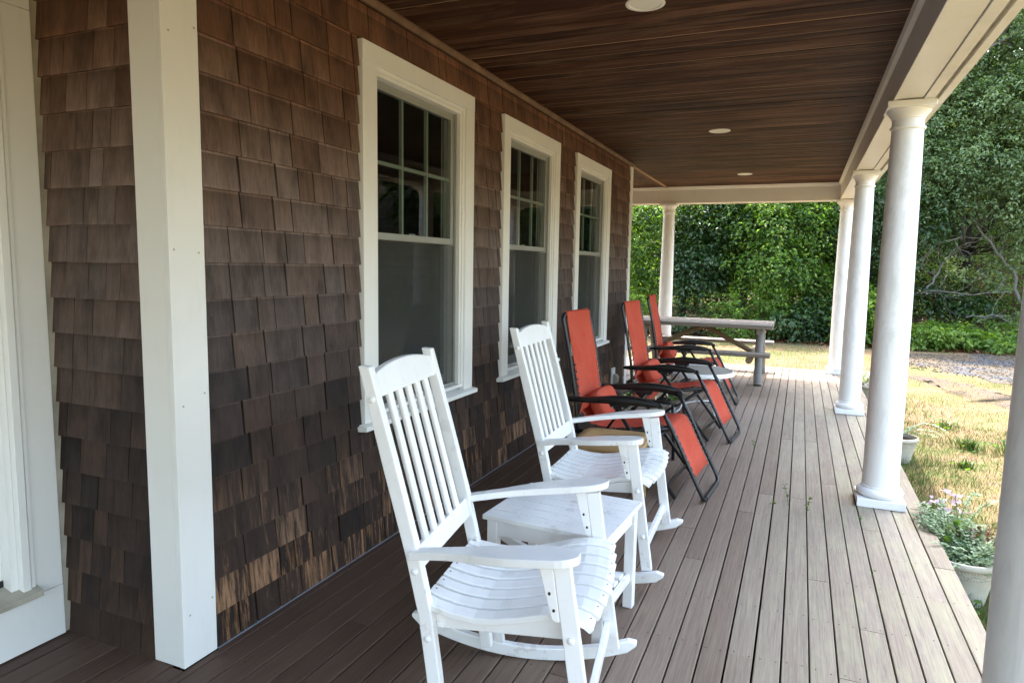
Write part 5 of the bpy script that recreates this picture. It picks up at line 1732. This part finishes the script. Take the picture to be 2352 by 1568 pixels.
DL = ['tall dark forest tree hidden behind the house, second from the end', 'tall dark forest tree behind the house corner', 'tall dark forest tree behind the column at the picnic table', 'tall dark forest tree behind the picnic table middle',
      'tall dark forest tree behind the right end of the picnic table', 'tall dark forest tree behind the far corner column', 'dark forest tree just behind the smaller leaning oak', 'dark forest tree up the slope behind the big oak',
      'dark forest tree up the slope behind the right oak', 'dark forest tree on the slope past the edge of view', 'dark forest tree hidden farthest behind the house', 'dark forest tree farthest out along the slope']
for i, (x, y) in enumerate(deep):
    hh = random.uniform(8.5, 11.0) + (2.0 if x > 3 else 0)
    g = float(gh(x, y))
    lobes = [(random.uniform(-1.3, 1.3), random.uniform(-1.2, 1.0), g + (random.uniform(.8, hh) if q_ > 3 else random.uniform(.6, 3.4)), random.uniform(1.2, 1.8), random.uniform(1.0, 1.5), random.uniform(1.0, 1.5)) for q_ in range(13)]
    tree('forest_tree', DL[i], x, y, lobes, 'leaf_dark', 760, 13, .30, tr=.2, top=hh * .9, group='dark trees deeper in the wood', sl_=.9, limbs=False)
# trees round the rest of the clearing
CL = ['dense tree at the far end of the gravel drive', 'dense tree across the lawn where the drive bends', 'dense tree straight across the lawn from the windows', 'dense tree across the lawn behind the viewer']
for i, (x, y) in enumerate([(20, 20.0), (27.0, 13.5), (30, 6.5), (31, -1.0)]):
    lobes = [(random.uniform(-1.6, 1.6), random.uniform(-1.6, 1.6), random.uniform(1.0, 8.5), random.uniform(1.3, 2.0), random.uniform(1.3, 2.0), random.uniform(1.1, 1.6)) for _ in range(12)]
    tree('clearing_tree', CL[i], x, y, lobes, 'leaf_dark', 420, 12, .26, tr=.22, top=7, group='trees around the clearing', sl_=.9, limbs=False)

# bare dead branches of the slope
def dead(name, label, pts, r0, r1, kids, seed):
    random.seed(seed); r0 *= .72; r1 *= .7
    e = empty(name, pts[0], label=label, cat='bare branch', group='bare grey branches under the oaks')
    P = [Vector(p) - Vector(pts[0]) for p in pts]
    # refine the polyline with small kinks
    Q_ = [P[0]]
    for a, b in zip(P, P[1:]):
        for k in (1, 2, 3):
            Q_.append(a.lerp(b, k / 3) + (Vector((random.gauss(0, .025), random.gauss(0, .025), random.gauss(0, .025))) if k < 3 else Vector()))
    n = len(Q_)
    MB().tube(Q_, [r0 + (r1 - r0) * i / (n - 1) for i in range(n)], 7).build('branch', M['deadbark'], e, smooth=True)
    for c in range(kids):
        i = random.randint(1, n - 2); p = Q_[i]; d = (Q_[i + 1] - Q_[i]).normalized()
        d = (d + Vector((random.uniform(-1, 1), random.uniform(-.7, .7), random.uniform(-.5, 1)))).normalized()
        L = random.uniform(.3, .95); q = [p]; 
        for s in range(5):
            d = (d + Vector((random.gauss(0, .28), random.gauss(0, .28), random.gauss(0, .25)))).normalized(); q.append(q[-1] + d * L / 5)
        rr = (r0 + (r1 - r0) * i / (n - 1)) * .55
        tw = MB().tube(q, [max(rr * (1 - .16 * s), .004) for s in range(6)], 5)
        for s in (2, 3, 4):
            d2 = (q[s] - q[s - 1]).normalized() + Vector((random.uniform(-1, 1), random.uniform(-1, 1), random.uniform(-1, 1)))
            d2.normalize(); q2 = [q[s], q[s] + d2 * L * .22, q[s] + d2 * L * .4 + Vector((0, 0, random.uniform(-.06, .06)))]
            tw.tube(q2, [rr * .5, rr * .4, .003], 4)
        o = tw.build('twig', M['deadbark'], e, smooth=True)
    return e
dead('bare_branch', 'long bare grey branch reaching out to the column side under the oak', [(5.80, 20.9, 2.15), (5.48, 19.8, 2.34), (4.99, 19.6, 2.18), (4.55, 19.5, 1.72)], .050, .016, 9, 3)
dead('bare_branch', 'pale bare limb slanting up from the slope at the edge of view', [(6.85, 19.9, .75), (6.71, 19.8, 1.36), (6.37, 19.8, 1.87), (6.12, 19.8, 2.23), (5.82, 19.8, 2.60), (5.62, 19.8, 2.92), (5.81, 19.8, 3.28), (5.94, 19.8, 3.9)], .055, .020, 6, 5)
dead('bare_branch', 'crooked bare grey branch rising beside the dark oak trunk', [(5.75, 20.6, 2.1), (5.57, 19.8, 2.39), (5.45, 19.7, 2.81), (5.29, 19.7, 3.13), (5.50, 19.7, 3.34)], .034, .012, 7, 7)
dead('bare_branch', 'bare stem leaning low to the ground left of the dark oak trunk', [(4.82, 19.6, .95), (5.0, 19.7, 1.35), (5.21, 19.8, 1.75), (5.41, 19.8, 2.07)], .040, .022, 5, 9)
dead('bare_branch', 'thin bare branches crossing the slope above the green shrubs', [(4.5, 19.5, .95), (5.1, 19.4, 1.02), (5.8, 19.4, .95), (6.5, 19.4, 1.05)], .020, .009, 9, 13)
dead('bare_branch', 'bare fallen branch lying lower on the slope by the shrubs', [(5.6, 19.0, .42), (6.1, 18.95, .52), (6.5, 18.9, .36)], .022, .010, 7, 17)
dead('bare_branch', 'dark crooked branch high up beside the porch eave', [(5.36, 19.9, 6.0), (5.36, 19.8, 6.31), (5.55, 19.8, 6.7), (5.96, 19.8, 6.9), (6.38, 19.8, 7.24), (6.9, 19.8, 7.5)], .07, .030, 8, 19)
random.seed(23)

# ------------------------------------------------------------------ shrubs and undergrowth
def shrub(x, y, r, hgt, label, mat, n, leaf, group):
    z = float(gh(x, y)) - .02
    e = empty('shrub', (x, y, z), label=label, cat='shrub', group=group)
    lobes = [(random.uniform(-r, r) * .6, random.uniform(-r, r) * .5, hgt * random.uniform(.25, .75), r * random.uniform(.45, .75), r * random.uniform(.4, .6), hgt * random.uniform(.3, .42)) for _ in range(5)]
    V, F, T, O, D, Ls = foliage(lobes, n, 11, leaf, .3, .35, .25, zmin=0.0)
    link('foliage', np_mesh('foliage', V, F, M[mat], attr=T), e)
    mb = MB()
    for l in lobes:
        mb = MB().tube(wobble((random.uniform(-.1, .1), random.uniform(-.1, .1), 0), l[:3], 4, .03), [.014, .011, .009, .007, .004], 5)
        mb.build('stem', M['bark'], e, smooth=True)
SG = 'shrubs at the foot of the woods'
for i, (x, y, r, hh, lb, mt) in enumerate([
    (-3.6, 18.0, .8, 1.3, 'bushy shrub left of the column behind the picnic table', 'leaf_dark'),
    (-2.3, 17.9, .7, 1.0, 'round green shrub just past the far corner of the wall', 'leaf_bright'),
    (-1.0, 18.1, .8, 1.15, 'dark shrub low behind the column at the picnic table', 'leaf_dark'),
    (0.2, 18.0, .75, 1.2, 'sunlit yellow green shrub in the middle under the big tree', 'leaf_shrub'),
    (1.1, 18.2, .7, 1.5, 'yellow green bush glowing under the overhanging tree', 'leaf_shrub'),
    (2.1, 18.3, .7, .9, 'low dark shrub in the shade near the far corner column', 'leaf_dark'),
    (3.3, 18.1, .55, 1.35, 'upright bright shrub in the gap between two columns', 'leaf_shrub'),
    (4.3, 18.3, .65, .62, 'low bright shrub at the foot of the slope next to the full column', 'leaf_shrub'),
    (5.1, 18.35, .7, .55, 'spreading yellow green shrub at the foot of the slope', 'leaf_shrub'),
    (5.9, 18.3, .65, .50, 'broad leaved green shrub behind the gravel drive', 'leaf_shrub'),
    (6.7, 18.4, .7, .75, 'green shrub on the slope at the edge of view behind the drive', 'leaf_shrub'),
    (7.7, 18.6, .8, .8, 'green shrub at the end of the gravel drive', 'leaf_shrub'),
    (5.7, 20.0, .6, .6, 'dark little shrub at the foot of the oak trunk', 'leaf_dark')]):
    shrub(x, y, r * random.uniform(.8, 1.15), hh * random.uniform(.75, 1.3), lb, mt, 200 if i < 7 else 120, random.choice([.07, .09, .12]), SG)
# undergrowth over the slope
n = 34000
x = rng.uniform(2.4, 11, n); y = rng.uniform(18.2, 24.5, n)
kk = rng.random(n) < np.clip(.55 + .5 * patchy(x, y), .15, 1); x, y = x[kk], y[kk]; n = len(x)
P = np.stack([x, y, gh(x, y) + rng.uniform(.0, .50, n) * (.3 + .7 * rng.random(n))], 1)
V, F = leaf_arrays(P, unit(n) * np.array([1, 1, .6]), np.array([0, -.25, .8]) + rng.normal(0, .35, (n, 3)), .085 * rng.uniform(.5, 1.4, n))
tt = np.clip(.50 + .35 * patchy(x * 1.3, y * 1.3) - .06 * (y - 18.2) + rng.normal(0, .15, n), 0, 1)
o = link('undergrowth', np_mesh('undergrowth', V, F, M['leaf_shrub'], attr=np.repeat(tt, 4))); tag(o, kind='stuff', label='low leafy undergrowth covering the wooded slope')
n = 16000
x = rng.uniform(-8, 11, n); y = 17.6 + np.abs(rng.normal(0, 2.4, n))
P = np.stack([x, y, gh(x, y) + rng.uniform(.004, .03, n)], 1)
V, F = leaf_arrays(P, unit(n) * np.array([1, 1, .25]), np.array([0, 0, 1]) + rng.normal(0, .25, (n, 3)), .08 * rng.uniform(.5, 1.3, n))
o = link('leaf_litter', np_mesh('leaf_litter', V, F, M['leaf_brown'], attr=np.repeat(rng.random(n), 4))); tag(o, kind='stuff', label='brown fallen leaves under the trees')
# gravel stones on the drive
n = 5200
x = rng.uniform(3.6, 9, n); y = rng.uniform(11.5, 17.8, n)
kk = (y > 13.2 + (5.2 - x) * .75) & (y < 16.9 + (x - 4.4) * .5) & (rng.random(n) < .9); x, y = x[kk], y[kk]; n = len(x)
s = rng.uniform(.008, .024, n)[:, None]
C_ = np.stack([x, y, gh(x, y) + .010], 1)
O6 = np.array([[1, 0, 0], [-1, 0, 0], [0, 1, 0], [0, -1, 0], [0, 0, .7], [0, 0, -.7]])
V = (C_[:, None, :] + O6[None] * s[:, None, :] * rng.uniform(.6, 1.3, (n, 6, 1))).reshape(-1, 3)
F = (np.arange(n)[:, None] * 6 + np.array([[0, 2, 4, 2, 1, 4, 1, 3, 4, 3, 0, 4, 2, 0, 5, 1, 2, 5, 3, 1, 5, 0, 3, 5]])).reshape(-1, 3)
o = link('gravel', np_mesh('gravel', V, F, M['gravel'])); tag(o, kind='stuff', label='loose grey stones on the drive')
